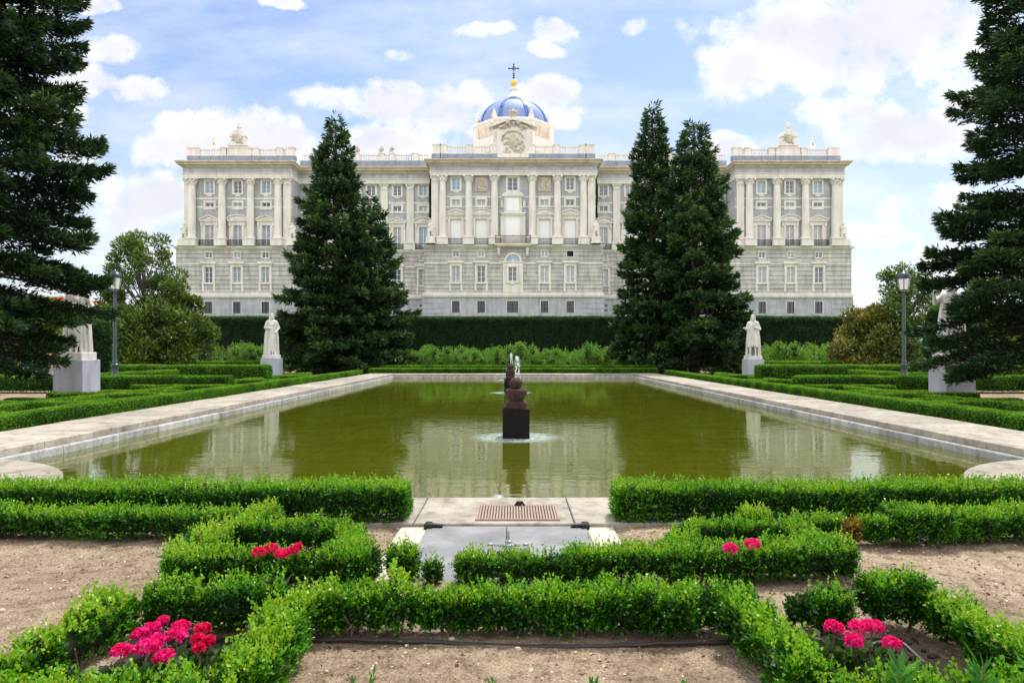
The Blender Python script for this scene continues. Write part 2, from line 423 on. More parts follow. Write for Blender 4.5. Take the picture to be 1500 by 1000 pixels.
def hedge(name, label, pts, w, h, leaf=.02, dens=9000, cat='hedge', group=None, mat='box', amp=.10, freq=9., n=4.0, gap=.03,
          shoots=0, seed=0, core=.80, clump=0., pitch=.23, bright=0., stems=0, z0=0., lw=.62):
    """clipped hedge along a polyline; one mesh: leaves + shaded inside"""
    r = np.random.default_rng(seed + 100)
    pts = [np.array(p, float) for p in pts]
    c = sum(pts)/len(pts)
    fol = Fol()
    a = w/2; b = (h-gap)/2; zc = gap + b
    nseg = len(pts)-1
    for i in range(nseg):
        p0, p1 = pts[i], pts[i+1]
        d = p1 - p0; L = np.linalg.norm(d); d = d/L; nrm = np.array([-d[1], d[0]])
        e0 = a*.98 if True else 0
        T = L + 2*e0                       # overlap at the joints with rounded ends
        def shape(t, y, z, k):
            qt = np.clip((np.abs(t - T/2) - (T/2 - a))/a, 0, None); qy = np.abs(y)/a; qz = np.abs(z - zc)/b
            pn = (qt**n + qy**n + qz**n)**(1/n)
            s = np.where(pn > 1, 1/np.maximum(pn, 1e-6), 1.0)
            tt = t.copy(); m = qt > 0
            sg = np.sign(t - T/2)
            tt = np.where(m, T/2 + sg*((T/2 - a) + qt*s*a*k), t)
            yy = y*s*k; zz = zc + (z-zc)*s*k
            W = np.stack([p0[0] + d[0]*(tt-e0) + nrm[0]*yy, p0[1] + d[1]*(tt-e0) + nrm[1]*yy, zz + z0], 1)
            nz = vnoise(W, freq, seed) + .6*vnoise(W, freq*2.7, seed+1)
            g = 1 + amp*nz
            if clump:
                cb_ = 1 - clump + clump*np.abs(np.sin(np.pi*(tt/pitch) + seed + .8*np.sin(tt*3.1 + seed)))**.5
                g = g*cb_
            yy2 = yy*g; zz2 = np.maximum(.005, zc + (zz-zc)*np.where(zz > zc, g, 1.0))
            W = np.stack([p0[0] + d[0]*(tt-e0) + nrm[0]*yy2, p0[1] + d[1]*(tt-e0) + nrm[1]*yy2, zz2 + z0], 1)
            return W
        areas = np.array([T*w, T*2*b, T*2*b, w*2*b, w*2*b]); cnt = (areas*dens).astype(int)
        tl, yl, zl, ol = [], [], [], []
        for fi, m in enumerate(cnt):
            u = r.random(m); v = r.random(m)
            if fi == 0: t, y, z, o = u*T, (v*2-1)*a, np.full(m, zc+b), (0,0,1)
            elif fi in (1, 2):
                sg = 1 if fi == 1 else -1
                t, y, z, o = u*T, np.full(m, sg*a), zc + (v*2-1)*b, (0, sg, 0)
            else:
                sg = 1 if fi == 3 else -1
                t, y, z, o = np.full(m, T if sg > 0 else 0.), (u*2-1)*a, zc + (v*2-1)*b, (sg, 0, 0)
            tl.append(t); yl.append(y); zl.append(z); ol.append(np.tile(np.array(o, float), (m, 1)))
        t = np.concatenate(tl); y = np.concatenate(yl); z = np.concatenate(zl); o = np.concatenate(ol)
        dep = np.minimum(r.exponential(.05, len(t)), .16)
        W = shape(t, y, z, 1 - dep*1.1)
        # soften normals near the corners
        cx = np.stack([np.where(np.abs(t-T/2) > T/2-a, (t-T/2-np.sign(t-T/2)*(T/2-a))/a, 0), y/a, (z-zc)/b], 1)
        o = unit(o + .8*np.sign(cx)*np.abs(cx)**3)
        ow = np.stack([d[0]*o[:,0] + nrm[0]*o[:,1], d[1]*o[:,0] + nrm[1]*o[:,1], o[:,2]], 1)
        D = ow + np.array([0,0,.45]) + r.normal(size=(len(t), 3))*.75
        rn = np.clip((.50 if mat != 'boxfar' else .58) + .17*r.normal(size=len(t)) + (.18 if mat != 'yew' else .55)*(o[:,2] > .6) - dep*2.2 + bright + .15*vnoise(W, 4.5, seed+5), 0, 1)  # light put into the leaf tone: tops lighter, deeper leaves darker
        sc = r.uniform(.7, 1.25, len(t))
        if leaf < .03:
            # leaves sit in sprigs: short shoots carrying opposite leaf pairs
            k = 7; ns = int(len(t)*1.55)//k; sel = r.integers(0, len(t), ns)
            ax = unit(ow[sel]*.9 + np.array([0,0,.75]) + r.normal(size=(ns,3))*.45); sl_ = r.uniform(.03,.075,ns)
            gap_ = vnoise(W[sel], 13, seed+8) + .5*vnoise(W[sel], 31, seed+9)
            sl_ = sl_*np.where(gap_ < -.55, .5, 1.0); inw = np.where(gap_ < -.55, .085, .045)
            base = W[sel] - ow[sel]*inw[:,None]
            q = np.tile(np.linspace(.15,1,k), ns)
            AX = np.repeat(ax,k,0); B2 = np.repeat(base,k,0) + AX*(np.repeat(sl_,k)*q)[:,None]
            pv = unit(np.cross(AX, r.normal(size=(ns*k,3))))
            D2 = pv*(1.15-.75*q)[:,None] + AX*(.35+.5*q)[:,None]
            hue = np.repeat(r.normal(size=ns)*.10, k)
            rn2 = np.clip(np.repeat(rn[sel] - .20*(np.abs(o[sel,2]) < .5) + .08*(o[sel,2] > .7),k) - .15 + .30*q**2 + hue - np.repeat(np.where(gap_ < -.55, .2, 0), k) + .06*r.normal(size=ns*k), 0, 1)  # shade painted into sprigs on side faces and in gaps, tops lightened
            sc2 = r.uniform(.7,1.2,ns*k)*(1.1-.35*q)
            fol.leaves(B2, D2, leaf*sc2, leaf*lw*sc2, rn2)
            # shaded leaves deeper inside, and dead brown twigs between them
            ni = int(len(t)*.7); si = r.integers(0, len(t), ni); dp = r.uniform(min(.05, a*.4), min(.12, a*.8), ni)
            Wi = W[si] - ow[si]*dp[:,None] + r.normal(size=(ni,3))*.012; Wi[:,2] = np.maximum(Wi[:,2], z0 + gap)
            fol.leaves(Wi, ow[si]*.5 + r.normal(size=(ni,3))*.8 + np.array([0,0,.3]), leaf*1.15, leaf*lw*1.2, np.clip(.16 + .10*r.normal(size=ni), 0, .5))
            nb_ = int(T*90); sb = r.integers(0, len(t), nb_)
            fol.leaves(W[sb] - ow[sb]*.075, ow[sb]*.6 + r.normal(size=(nb_,3))*.5 + np.array([0,0,.8]), r.uniform(.06,.11,nb_), .006, .5, 2)
        else:
            fol.leaves(W - unit(D)*leaf*.4, D, leaf*sc, leaf*lw*sc, rn)
        if shoots:
            ns = int(T*shoots)
            st = r.random(ns)*T; sy = (r.random(ns)*2-1)*a*.95; sz = np.full(ns, zc+b)
            B = shape(st, sy, sz, .97); k = 7
            hh = r.uniform(.025, .085, ns)
            dv = unit(np.stack([r.normal(size=ns)*.3, r.normal(size=ns)*.3, np.ones(ns)], 1))
            q = np.tile(np.linspace(0, 1, k), ns)
            PP = np.repeat(B, k, 0) + np.repeat(dv*hh[:,None], k, 0)*q[:,None]
            DD = np.repeat(dv, k, 0)*.8 + r.normal(size=(ns*k, 3))*.6
            fol.leaves(PP, DD, leaf*r.uniform(.7, 1.1, ns*k), leaf*lw, np.clip(.72 + .12*r.normal(size=ns*k) + bright, 0, 1))
        # core
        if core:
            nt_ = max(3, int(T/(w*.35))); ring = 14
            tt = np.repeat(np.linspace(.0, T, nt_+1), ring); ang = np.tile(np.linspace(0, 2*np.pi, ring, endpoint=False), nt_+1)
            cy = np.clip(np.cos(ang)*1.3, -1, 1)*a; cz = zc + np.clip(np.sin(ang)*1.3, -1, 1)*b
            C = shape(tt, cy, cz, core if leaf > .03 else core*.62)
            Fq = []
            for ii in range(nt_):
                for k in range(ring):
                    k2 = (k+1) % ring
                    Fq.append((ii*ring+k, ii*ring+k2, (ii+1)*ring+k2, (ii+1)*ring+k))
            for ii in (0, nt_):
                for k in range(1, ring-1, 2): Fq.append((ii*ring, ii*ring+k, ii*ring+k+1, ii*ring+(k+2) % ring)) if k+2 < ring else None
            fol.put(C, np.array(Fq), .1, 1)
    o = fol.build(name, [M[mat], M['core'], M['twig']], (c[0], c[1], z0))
    tag(o, label, cat, group)
    if stems:
        for i in range(nseg):
            p0, p1 = pts[i], pts[i+1]; L = np.linalg.norm(p1-p0)
            for k in range(max(2, int(L*stems))):
                q = p0 + (p1-p0)*r.random() + r.normal(size=2)*w*.12
                x, y = q - c; mb = MB()
                for j in range(2):
                    mb.tube([(x, y, -.01), (x + r.normal()*.02, y + r.normal()*.02, h*.25), (x + r.normal()*.05, y + r.normal()*.05, h*.6)], [.009,.007,.004], 5)
                mb.build('stem', M['twig'], o)
    return o

def bush(name, label, x, y, w, h, **kw):
    e = max(.01, kw.pop('long', .02))
    kw.setdefault('n', 3.2); kw.setdefault('stems', 12)
    return hedge(name, label, [(x-e, y), (x+e, y)], w, h, cat='shrub', **kw)

# ------------------------------------------------------------------ camera
H0 = 1.65; FPX = 1000.0; CX, CY = 752.0, 514.0
cam = bpy.data.cameras.new('camera'); co = bpy.data.objects.new('camera', cam); COL.objects.link(co)
cam.sensor_width = 36; cam.lens = 24; cam.shift_x = -2/1500; cam.shift_y = 14/1500
cam.clip_start = .05; cam.clip_end = 4000
co.location = (0, 0, H0); co.rotation_euler = (R(90), 0, 0)
scene.camera = co
def GX(px, d): return (px-CX)*d/FPX
def GZ(py, d): return H0 + (CY-py)*d/FPX
def GD(py, z): return (H0-z)*FPX/(py-CY)

# ------------------------------------------------------------------ sky and sun
SUN_EL, SUN_AZ = 64, 28       # azimuth measured from +Y towards +X
w = bpy.data.worlds.new('World'); scene.world = w; w.use_nodes = True
nt = w.node_tree; nt.nodes.clear()
wo = nt.nodes.new('ShaderNodeOutputWorld'); bg = nt.nodes.new('ShaderNodeBackground'); nt.links.new(bg.outputs[0], wo.inputs[0])
SKY = .14
bg.inputs['Strength'].default_value = SKY
sky = nt.nodes.new('ShaderNodeTexSky'); sky.sky_type = 'NISHITA'; sky.sun_disc = False
sky.sun_elevation = R(SUN_EL); sky.sun_rotation = R(SUN_AZ); sky.air_density = 1.0; sky.dust_density = 1.2; sky.ozone_density = 1.6
tc = nt.nodes.new('ShaderNodeTexCoord'); dirv = tc.outputs['Generated']
sp = nt.nodes.new('ShaderNodeSeparateXYZ'); nt.links.new(dirv, sp.inputs[0])
yc = math_(nt, 'MAXIMUM', sp.outputs['Y'], .15)
uu = math_(nt, 'DIVIDE', sp.outputs['X'], yc); vv = math_(nt, 'DIVIDE', sp.outputs['Z'], yc)
cb = nt.nodes.new('ShaderNodeCombineXYZ'); nt.links.new(uu, cb.inputs[0]); nt.links.new(vv, cb.inputs[1])
uv = cb.outputs[0]
wn = noise(nt, uv, 9, 5, .6)
wsub = N(nt, 'ShaderNodeVectorMath', operation='MULTIPLY_ADD'); nt.links.new(wn.outputs['Color'], wsub.inputs[0])
wsub.inputs[1].default_value = (.05,.04,0); wsub.inputs[2].default_value = (-.025,-.02,0)
wuv = N(nt, 'ShaderNodeVectorMath', operation='ADD'); nt.links.new(uv, wuv.inputs[0]); nt.links.new(wsub.outputs[0], wuv.inputs[1])
CLOUDS = [(1250,60,230,85,1),(1340,25,190,80,1),(1085,100,75,55,1),(1150,45,90,55,1),(1330,195,140,42,1),(1420,145,70,36,1),(1250,165,80,30,.8),(1270,215,70,28,.9),
          (1385,300,95,26,.55),(1290,345,60,22,.7),(1250,395,60,20,.5),(1070,215,42,22,1),(1420,390,120,40,.5),
          (585,150,85,38,1),(650,160,75,44,1),(480,143,58,18,.8),(560,205,110,36,.9),(690,140,40,25,.8),(800,140,56,30,1),(820,165,40,22,.7),
          (708,46,42,15,.75),(815,45,40,22,.7),(790,75,30,14,.6),(930,40,14,9,.4),(590,80,25,10,.35),
          (320,190,115,36,1),(400,205,95,32,1),(250,215,75,30,1),(225,290,95,46,1),(190,320,60,30,.9),(330,240,80,25,.8),
          (140,8,45,14,.9),(410,2,35,10,.9),(165,70,45,26,.9),(130,115,60,30,1),(195,128,55,22,1),(120,260,60,40,.6),(200,365,80,28,.7),(60,150,60,40,.8),(30,40,60,50,.7)]
f = None
for (px, py, rx, ry, s) in CLOUDS:
    a = N(nt, 'ShaderNodeVectorMath', operation='SUBTRACT'); nt.links.new(wuv.outputs[0], a.inputs[0]); a.inputs[1].default_value = ((px-CX)/FPX, (CY-py)/FPX, 0)
    b = N(nt, 'ShaderNodeVectorMath', operation='MULTIPLY'); nt.links.new(a.outputs[0], b.inputs[0]); b.inputs[1].default_value = (FPX/rx, FPX/ry, 0)
    d = N(nt, 'ShaderNodeVectorMath', operation='DOT_PRODUCT'); nt.links.new(b.outputs[0], d.inputs[0]); nt.links.new(b.outputs[0], d.inputs[1])
    g = math_(nt, 'MULTIPLY_ADD', d.outputs['Value'], -s, s)
    f = g if f is None else N(nt, 'ShaderNodeMath', operation='SMOOTH_MAX', i_2=.25)
    if f is not g:
        nt.links.new(prev, f.inputs[0]); nt.links.new(g, f.inputs[1]); f = f.outputs[0]
    prev = f
n2 = noise(nt, uv, 13, 9, .64)
ff = math_(nt, 'ADD', math_(nt, 'MAXIMUM', f, -1.1), math_(nt, 'MULTIPLY_ADD', n2.outputs['Fac'], 3.6, -1.8))
n2b = noise(nt, uv, 48, 6, .6)
ff = math_(nt, 'ADD', ff, math_(nt, 'MULTIPLY_ADD', n2b.outputs['Fac'], 1.1, -.55))
front = N(nt, 'ShaderNodeMapRange', interpolation_type='SMOOTHSTEP'); front.inputs[1].default_value = -.45; front.inputs[2].default_value = .95; nt.links.new(ff, front.inputs[0])
# thin high veil
mv = N(nt, 'ShaderNodeMapping'); mv.inputs['Rotation'].default_value = (0,0,R(-25)); mv.inputs['Scale'].default_value = (2.0, 6.0, 1); nt.links.new(uv, mv.inputs['Vector'])
nv = noise(nt, mv.outputs[0], 1.6, 6, .6)
veil = ramp(nt, [(.40,(.06,.06,.06)),(.75,(.60,.60,.60))], nv.outputs['Fac']).outputs[0]
fm = math_(nt, 'MAXIMUM', front.outputs[0], veil)
# unseen clouds added in the rest of the sky to brighten the shaded facade
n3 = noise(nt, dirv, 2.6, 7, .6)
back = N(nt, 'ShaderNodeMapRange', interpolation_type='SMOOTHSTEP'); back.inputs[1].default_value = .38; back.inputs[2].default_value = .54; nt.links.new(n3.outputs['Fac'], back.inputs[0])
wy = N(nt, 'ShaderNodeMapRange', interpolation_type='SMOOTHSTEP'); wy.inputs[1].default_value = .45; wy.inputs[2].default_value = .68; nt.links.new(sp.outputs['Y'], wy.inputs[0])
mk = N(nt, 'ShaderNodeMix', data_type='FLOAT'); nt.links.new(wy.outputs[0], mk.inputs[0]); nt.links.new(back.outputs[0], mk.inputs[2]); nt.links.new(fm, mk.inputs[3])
shade = noise(nt, uv, 5, 5, .6)
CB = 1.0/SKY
core_ = N(nt, 'ShaderNodeMapRange', interpolation_type='SMOOTHSTEP'); core_.inputs[1].default_value = .25; core_.inputs[2].default_value = .95
nlo = noise(nt, uv, 6, 3, .5); nt.links.new(math_(nt, 'ADD', f, math_(nt, 'MULTIPLY_ADD', nlo.outputs['Fac'], 1.2, -.6)), core_.inputs[0])
shf = math_(nt, 'MULTIPLY', core_.outputs[0], ramp(nt, [(.36,(1,1,1)),(.66,(.6,.6,.6))], shade.outputs['Fac']).outputs[0])
cc = mixc(nt, shf, (1.16*CB,1.16*CB,1.17*CB), (.86*CB,.87*CB,.96*CB))
ccb = mixc(nt, wy.outputs[0], (2.15*CB, 2.12*CB, 2.08*CB), cc)  # added clouds out of view are far brighter than those ahead
skyc = mixc(nt, 1.0, sky.outputs[0], (1.12,1.20,1.32), 'MULTIPLY')
hz = N(nt, 'ShaderNodeMapRange', interpolation_type='SMOOTHSTEP'); hz.inputs[1].default_value = .42; hz.inputs[2].default_value = 0.; hz.inputs[4].default_value = .55; nt.links.new(sp.outputs['Z'], hz.inputs[0])
skyh = mixc(nt, hz.outputs[0], skyc, (.92*CB, .95*CB, 1.0*CB))
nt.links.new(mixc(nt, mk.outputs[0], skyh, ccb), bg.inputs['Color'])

sl = bpy.data.lights.new('sun', 'SUN'); so = bpy.data.objects.new('sun', sl); COL.objects.link(so)
sl.energy = 5.0; sl.angle = R(.53); sl.color = (1.0, .955, .89)
sdir = Vector((math.sin(R(SUN_AZ))*math.cos(R(SUN_EL)), math.cos(R(SUN_AZ))*math.cos(R(SUN_EL)), math.sin(R(SUN_EL))))
so.rotation_euler = sdir.to_track_quat('Z', 'Y').to_euler(); so.location = (20, 0, 60)
scene.view_settings.view_transform = 'Standard'
try: scene.view_settings.look = 'None'
except Exception: pass
scene.view_settings.exposure = 0

tick('----------- fused figures')
# ------------------------------------------------------------------ fused figures
_b = bmesh.new(); bmesh.ops.create_icosphere(_b, subdivisions=2, radius=1); _b.verts.index_update()
ICO_V = np.array([v.co[:] for v in _b.verts]); ICO_F = np.array([[v.index for v in f.verts] for f in _b.faces]); _b.free()
def fuse(parts, vox=.03, smooth=2):
    """parts: list of (p0, p1, r0, r1) bones -> one continuous skin"""
    VV = []; FF = []; nv = len(ICO_V)
    for (p0, p1, r0, r1) in parts:
        p0 = np.array(p0, float); p1 = np.array(p1, float); L = np.linalg.norm(p1-p0)
        n = min(24, max(1, int(L/(max(.012, min(r0, r1))*.5))))
        for i in range(n+1):
            t = i/n; FF.append(ICO_F + nv*len(VV)); VV.append(ICO_V*(r0+(r1-r0)*t) + p0 + (p1-p0)*t)
    V = np.concatenate(VV); T = np.concatenate(FF); m = len(T)
    me = bpy.data.meshes.new('figure')
    me.vertices.add(len(V)); me.vertices.foreach_set('co', V.astype(np.float32).ravel())
    me.loops.add(m*3); me.loops.foreach_set('vertex_index', T.astype(np.int32).ravel())
    me.polygons.add(m); me.polygons.foreach_set('loop_start', np.arange(m, dtype=np.int32)*3); me.polygons.foreach_set('loop_total', np.full(m, 3, dtype=np.int32))
    me.update(calc_edges=True)
    o = bpy.data.objects.new('figure_build', me); COL.objects.link(o)
    md = o.modifiers.new('r', 'REMESH'); md.mode = 'VOXEL'; md.voxel_size = vox
    sm = o.modifiers.new('s', 'SMOOTH'); sm.iterations = smooth; sm.factor = .4
    dg = bpy.context.evaluated_depsgraph_get(); dg.update()
    res = bpy.data.meshes.new_from_object(o.evaluated_get(dg))
    bpy.data.objects.remove(o); bpy.data.meshes.remove(me)
    res.materials.clear()
    res.polygons.foreach_set('use_smooth', np.ones(len(res.polygons), dtype=bool))
    return res
def king(arm_l, arm_r, crown=False, skirt=.62, cape=True, turn=0., k=1.45, vox=.03):
    """statue of a cloaked figure facing -Y, about 1.8*k tall"""
    B = []
    S = lambda p: tuple(c*k for c in p)
    def add(p0, p1, r0, r1): B.append((S(p0), S(p1), r0*k, r1*k))
    for s in (-1, 1):
        f = -.07 if s < 0 else .03
        add((s*.09,0,.95),(s*.11,f-.03,.5),.105,.075); add((s*.11,f-.03,.5),(s*.12,f+.02,.09),.075,.05); add((s*.12,f+.02,.06),(s*.15,f-.14,.045),.05,.04)
    add((0,0,.98),(0,0,1.12),.16,.15)
    for s in (-1,0,1):
        add((s*.08,-.01,1.15),(s*.13,-.01,1.38),.12,.115)
    add((-.17,0,1.43),(.17,0,1.43),.085,.085)
    for i in range(12):           # tunic folds
        a = i*math.pi/6
        add((math.cos(a)*.13,math.sin(a)*.10,1.05),(math.cos(a)*(.21+.03*(i%2)),math.sin(a)*(.16+.03*(i%2)),skirt),.05,.042)
    add((0,0,1.46),(0,-.015,1.58),.065,.06)
    add((0,-.02,1.68),(0,-.03,1.72),.098,.095); add((0,-.09,1.62),(0,-.09,1.56),.06,.045)   # head, beard
    add((0,-.125,1.685),(0,-.135,1.665),.018,.02)
    add((-.05,.03,1.70),(-.09,.03,1.55),.07,.05); add((.05,.03,1.70),(.09,.03,1.55),.07,.05); add((0,.06,1.7),(0,.09,1.52),.09,.06)
    if crown:
        for i in range(10):
            a = i*math.pi/5; add((math.cos(a)*.09,-.02+math.sin(a)*.09,1.78),(math.cos(a)*.105,-.02+math.sin(a)*.105,1.835),.022,.016)
    for s, (e, h) in ((-1, arm_l), (1, arm_r)):
        add((s*.21,0,1.42), e, .075, .058); add(e, h, .058, .04); 
        hv = (Vector(h)-Vector(e)).normalized()*.09; add(h, tuple(Vector(h)+hv), .043, .03)
    if cape:
        for i in range(15):
            a = math.radians(-15 + 210*i/14)
            w = 1 + .10*(i % 2)
            add((math.cos(a)*.20, .02+math.sin(a)*.11, 1.44),(math.cos(a)*.27*w, .05+math.sin(a)*.22*w, .75),.05,.05)
            add((math.cos(a)*.27*w, .05+math.sin(a)*.22*w, .75),(math.cos(a)*.30*w, .07+math.sin(a)*.28*w, .05),.05,.06)
    add((-.2,0,1.40),(0,-.12,1.3),.05,.05); add((.2,0,1.40),(0,-.12,1.3),.05,.05)       # collar of the cloak
    return fuse(B, vox)
def garden_statue(px, d, plabel, slabel, mesh, rz, sx=1, ped=1.3, pl=.2, w=1.02):
    x = GX(px, d)
    e = empty('pedestal', (x, d, 0), plabel, 'pedestal', 'square stone pedestals of the garden statues')
    g = MB(); h = w/2
    g.cbox(-h-.1,h+.1,-h-.1,h+.1,-.05,.10,.02); g.cbox(-h-.06,h+.06,-h-.06,h+.06,.10,.17,.04); g.build('base', M['pedestal'], e)
    g = MB(); g.cbox(-h,h,-h,h,.165,ped,.012); g.build('block', M['pedestal'], e)
    s = empty('statue', (x, d, ped), slabel, 'statue', 'white marble statues of cloaked figures', rz=rz)
    g = MB(); q = h*.84; g.cbox(-q,q,-q,q,0.0,pl,.02); p = g.build('plinth', M['marble'], s); p.rotation_euler = (0,0,-rz)
    f = link('figure', mesh, M['marble'], s, (0,0,pl-.03)); f.scale = (.86*sx,.92,1)
    return s
f1 = king(((-.33,-.05,1.17),(-.16,-.2,1.16)), ((.36,.06,1.18),(.20,-.10,1.02)), skirt=.05, crown=False)
f2 = king(((-.32,.0,1.16),(-.36,-.26,1.20)), ((.34,.02,1.16),(.14,-.2,1.22)), crown=False, skirt=.42)
f3 = king(((-.30,.02,1.15),(-.10,-.22,1.1)), ((.34,-.08,1.2),(.46,-.26,1.08)), skirt=.05)
f4 = king(((-.42,-.02,1.25),(-.45,-.2,1.5)), ((.33,.04,1.15),(.15,-.18,1.05)), skirt=.05)
garden_statue(398, 42.5, 'grey stone pedestal under the far left statue', 'white marble statue of a cloaked man left of the left firs', f1, R(28), ped=1.22)
garden_statue(1103, 42.5, 'grey stone pedestal under the far right statue', 'white marble statue of a long haired cloaked man right of the right firs', f2, R(-30), ped=1.15)
garden_statue(113, 24.2, 'grey stone pedestal under the left fir, its statue half hidden', 'white marble statue at left mostly hidden by fir branches', f3, R(25), ped=1.34, pl=.27)
garden_statue(1394, 24.2, 'grey stone pedestal at right partly covered by fir branches', 'white marble statue at right mostly hidden by fir branches', f4, R(-25), ped=1.30, pl=.27)
garden_statue(1013, 54, 'small grey pedestal glimpsed behind the right pair of firs', 'pale statue glimpsed through the right pair of firs', f2.copy(), R(-20), ped=1.3)

f5 = king(((-.33,-.05,1.17),(-.16,-.2,1.16)), ((.36,.06,1.18),(.30,-.10,1.02)), k=1.75, vox=.07)
tick('--------- people far left')
# ------------------------------------------------------------------ people far left
def person(label, x, y, h, shirt, legs, hair, rz, seed):
    r = random.Random(seed); k = h/1.8
    e = empty('person', (x, y, 0), label, 'person', rz=rz)
    S = lambda p: tuple(c*k for c in p)
    def F(l, vox): return fuse([(S(a), S(b), c*k, d*k) for a, b, c, d in l], vox, 3)
    body = []
    for s in (-1,1):
        body += [((s*.09,0,.92),(s*.1,-.02,.5),.085,.06),((s*.1,-.02,.5),(s*.1,.02,.08),.06,.04),((s*.1,.02,.05),(s*.12,-.15,.04),.04,.032),
                 ((s*.19,0,1.42),(s*.24,.02,1.12),.05,.042),((s*.24,.02,1.12),(s*.22,-.10,.88),.042,.03)]
        for q in range(4): body.append(((s*(.215+.005*q),-.10-.012*q,.87),(s*(.215),-.12-.016*q,.79+.006*q),.011,.009))
        body.append(((s*.2,-.11,.86),(s*.185,-.145,.82),.012,.010))
    body += [((0,0,.95),(0,0,1.15),.13,.12),((-.06,0,1.2),(-.1,0,1.38),.11,.09),((.06,0,1.2),(.1,0,1.38),.11,.09),((-.15,0,1.43),(.15,0,1.43),.06,.06),((0,0,1.46),(0,-.01,1.56),.055,.052),
             ((0,-.02,1.65),(0,-.02,1.70),.09,.095),((0,-.108,1.655),(0,-.115,1.64),.014,.016),((-.09,-.01,1.66),(-.1,-.0,1.64),.02,.018),((.09,-.01,1.66),(.1,0,1.64),.02,.018)]
    link('body', F(body, .022), M['skin'], e)
    sh = [((0,0,.98),(0,0,1.15),.15,.14),((-.06,0,1.2),(-.1,0,1.38),.13,.105),((.06,0,1.2),(.1,0,1.38),.13,.105),((-.16,0,1.43),(.16,0,1.43),.07,.07)]
    for s in (-1,1): sh.append(((s*.19,0,1.42),(s*.235,.02,1.18),.066,.06))
    link('shirt', F(sh, .022), plain('shirt_cloth', shirt, .8, var=.15), e)
    tr = [((-.05,0,.95),(.05,0,.95),.13,.13)]
    for s in (-1,1): tr += [((s*.09,0,.92),(s*.1,-.02,.5),.105,.08),((s*.1,-.02,.5),(s*.1,.02,.12),.08,.06)]
    link('trousers', F(tr, .022), plain('trouser_cloth', legs, .8, var=.15), e)
    link('hair', F([((0,.02,1.70),(0,.0,1.735),.092,.085),((0,.05,1.66),(0,.05,1.6),.075,.06)], .022), plain('hair', hair, .6), e)
PD = 31
person('person in a pale blue top standing behind hedges at far left', GX(39,PD), PD, 1.65, (.35,.42,.75), (.5,.5,.6), (.05,.03,.02), .3, 1)
person('person in a pink top and light blue trousers behind the far left hedge', GX(50,PD), PD+.4, 1.62, (.75,.38,.45), (.35,.55,.72), (.1,.05,.03), -.4, 2)
person('person in an orange top left of the near left pedestal', GX(66,PD), PD+.2, 1.6, (.75,.33,.18), (.62,.6,.75), (.04,.03,.02), .6, 3)
person('person in white right beside the near left pedestal', GX(76,PD+1), PD+1, 1.66, (.75,.75,.78), (.55,.6,.8), (.05,.04,.03), 0, 4)

# ------------------------------------------------------------------ ground, pool
PW, PN, PF = 7.8, 7.45, 44.0       # half width, near and far rim
WZ = -.10
mb = MB(); B = 900
mb.box(-B, -PW-.02, -20, B, -.6, 0); mb.box(PW+.02, B, -20, B, -.6, 0)
mb.box(-PW-.02, PW+.02, -20, PN-.02, -.6, 0); mb.box(-PW-.02, PW+.02, PF+.02, B, -.6, 0)
# keep top faces only
g = MB()
for (x0, x1, y0, y1) in ((-B,-PW-.02,-20,B),(PW+.02,B,-20,B),(-PW-.02,PW+.02,-20,PN-.02),(-PW-.02,PW+.02,PF+.02,B)):
    g.add([(x0,y0,0),(x1,y0,0),(x1,y1,0),(x0,y1,0)], [(0,1,2,3)])
tag(g.build('ground', M['soil']), kind='structure')
# gently uneven soil of the near beds, a few mm to cm above the sheet
nx, ny = 150, 90
xs = np.linspace(-7, 7, nx); ys = np.linspace(1.2, 6.34, ny)
XX, YY = np.meshgrid(xs, ys); P = np.stack([XX.ravel(), YY.ravel(), np.zeros(nx*ny)], 1)
zz = .012 + .010*(vnoise(P, 5, 3)+1.2) + .006*vnoise(P, 17, 4)
hat = (np.abs(P[:,0]+.05) < 1.05) & (P[:,1] > 4.85)
zz = np.where(hat, .004, np.maximum(zz, .004)); P[:,2] = zz
idx = np.arange(nx*ny).reshape(ny, nx)
F = np.stack([idx[:-1,:-1], idx[:-1,1:], idx[1:,1:], idx[1:,:-1]], -1).reshape(-1, 4)
tag(link('soil_bed', mesh_np('soil_bed', P, F, smooth=True), M['soil']), kind='structure')

g = MB(); g.add([(-PW-.3,PN-.3,-.55),(PW+.3,PN-.3,-.55),(PW+.3,PF+.3,-.55),(-PW-.3,PF+.3,-.55)], [(0,1,2,3)])
tag(g.build('pool_bed', M['poolbed']), kind='structure')
g = MB(); g.add([(-PW-.2,PN-.2,WZ),(PW+.2,PN-.2,WZ),(PW+.2,PF+.2,WZ),(-PW-.2,PF+.2,WZ)], [(0,1,2,3)])
tag(g.build('water', M['water']), kind='structure')

# coping: blocks with open joints, two courses on the pool side
top = MB(); side = MB(); CZ = .16
rr = random.Random(3)
for sg in (-1, 1):
    y = 8.6
    while y < PF - .01:
        L = min(rr.uniform(1.25, 1.55), PF - y)
        if PF - y - L < .6: L = PF - y
        dz = rr.uniform(-.006, .006)
        xa, xb = sorted((sg*PW, sg*(PW+.42)))
        top.cbox(xa, xb, y+.006, y+L-.006, .04, CZ+dz, .012)
        xa, xb = sorted((sg*(PW+.43), sg*(PW+1.75)))
        o = rr.uniform(-.3, .3)
        top.cbox(xa, xb, y+.005, y+L-.005, -.02, CZ-.006+rr.uniform(-.005,.005), .008)
        xa, xb = sorted((sg*(PW-.0), sg*(PW+.4)))
        y += L
    y = 8.6
    while y < PF - .01:
        L = min(rr.uniform(1.3, 1.7), PF-y)
        xa, xb = sorted((sg*(PW-.10), sg*(PW+.3)))
        side.cbox(xa, xb, y+.006, y+L-.006, -.56, .035+rr.uniform(-.004,.004), .02)
        y += L
x = -PW-1.75
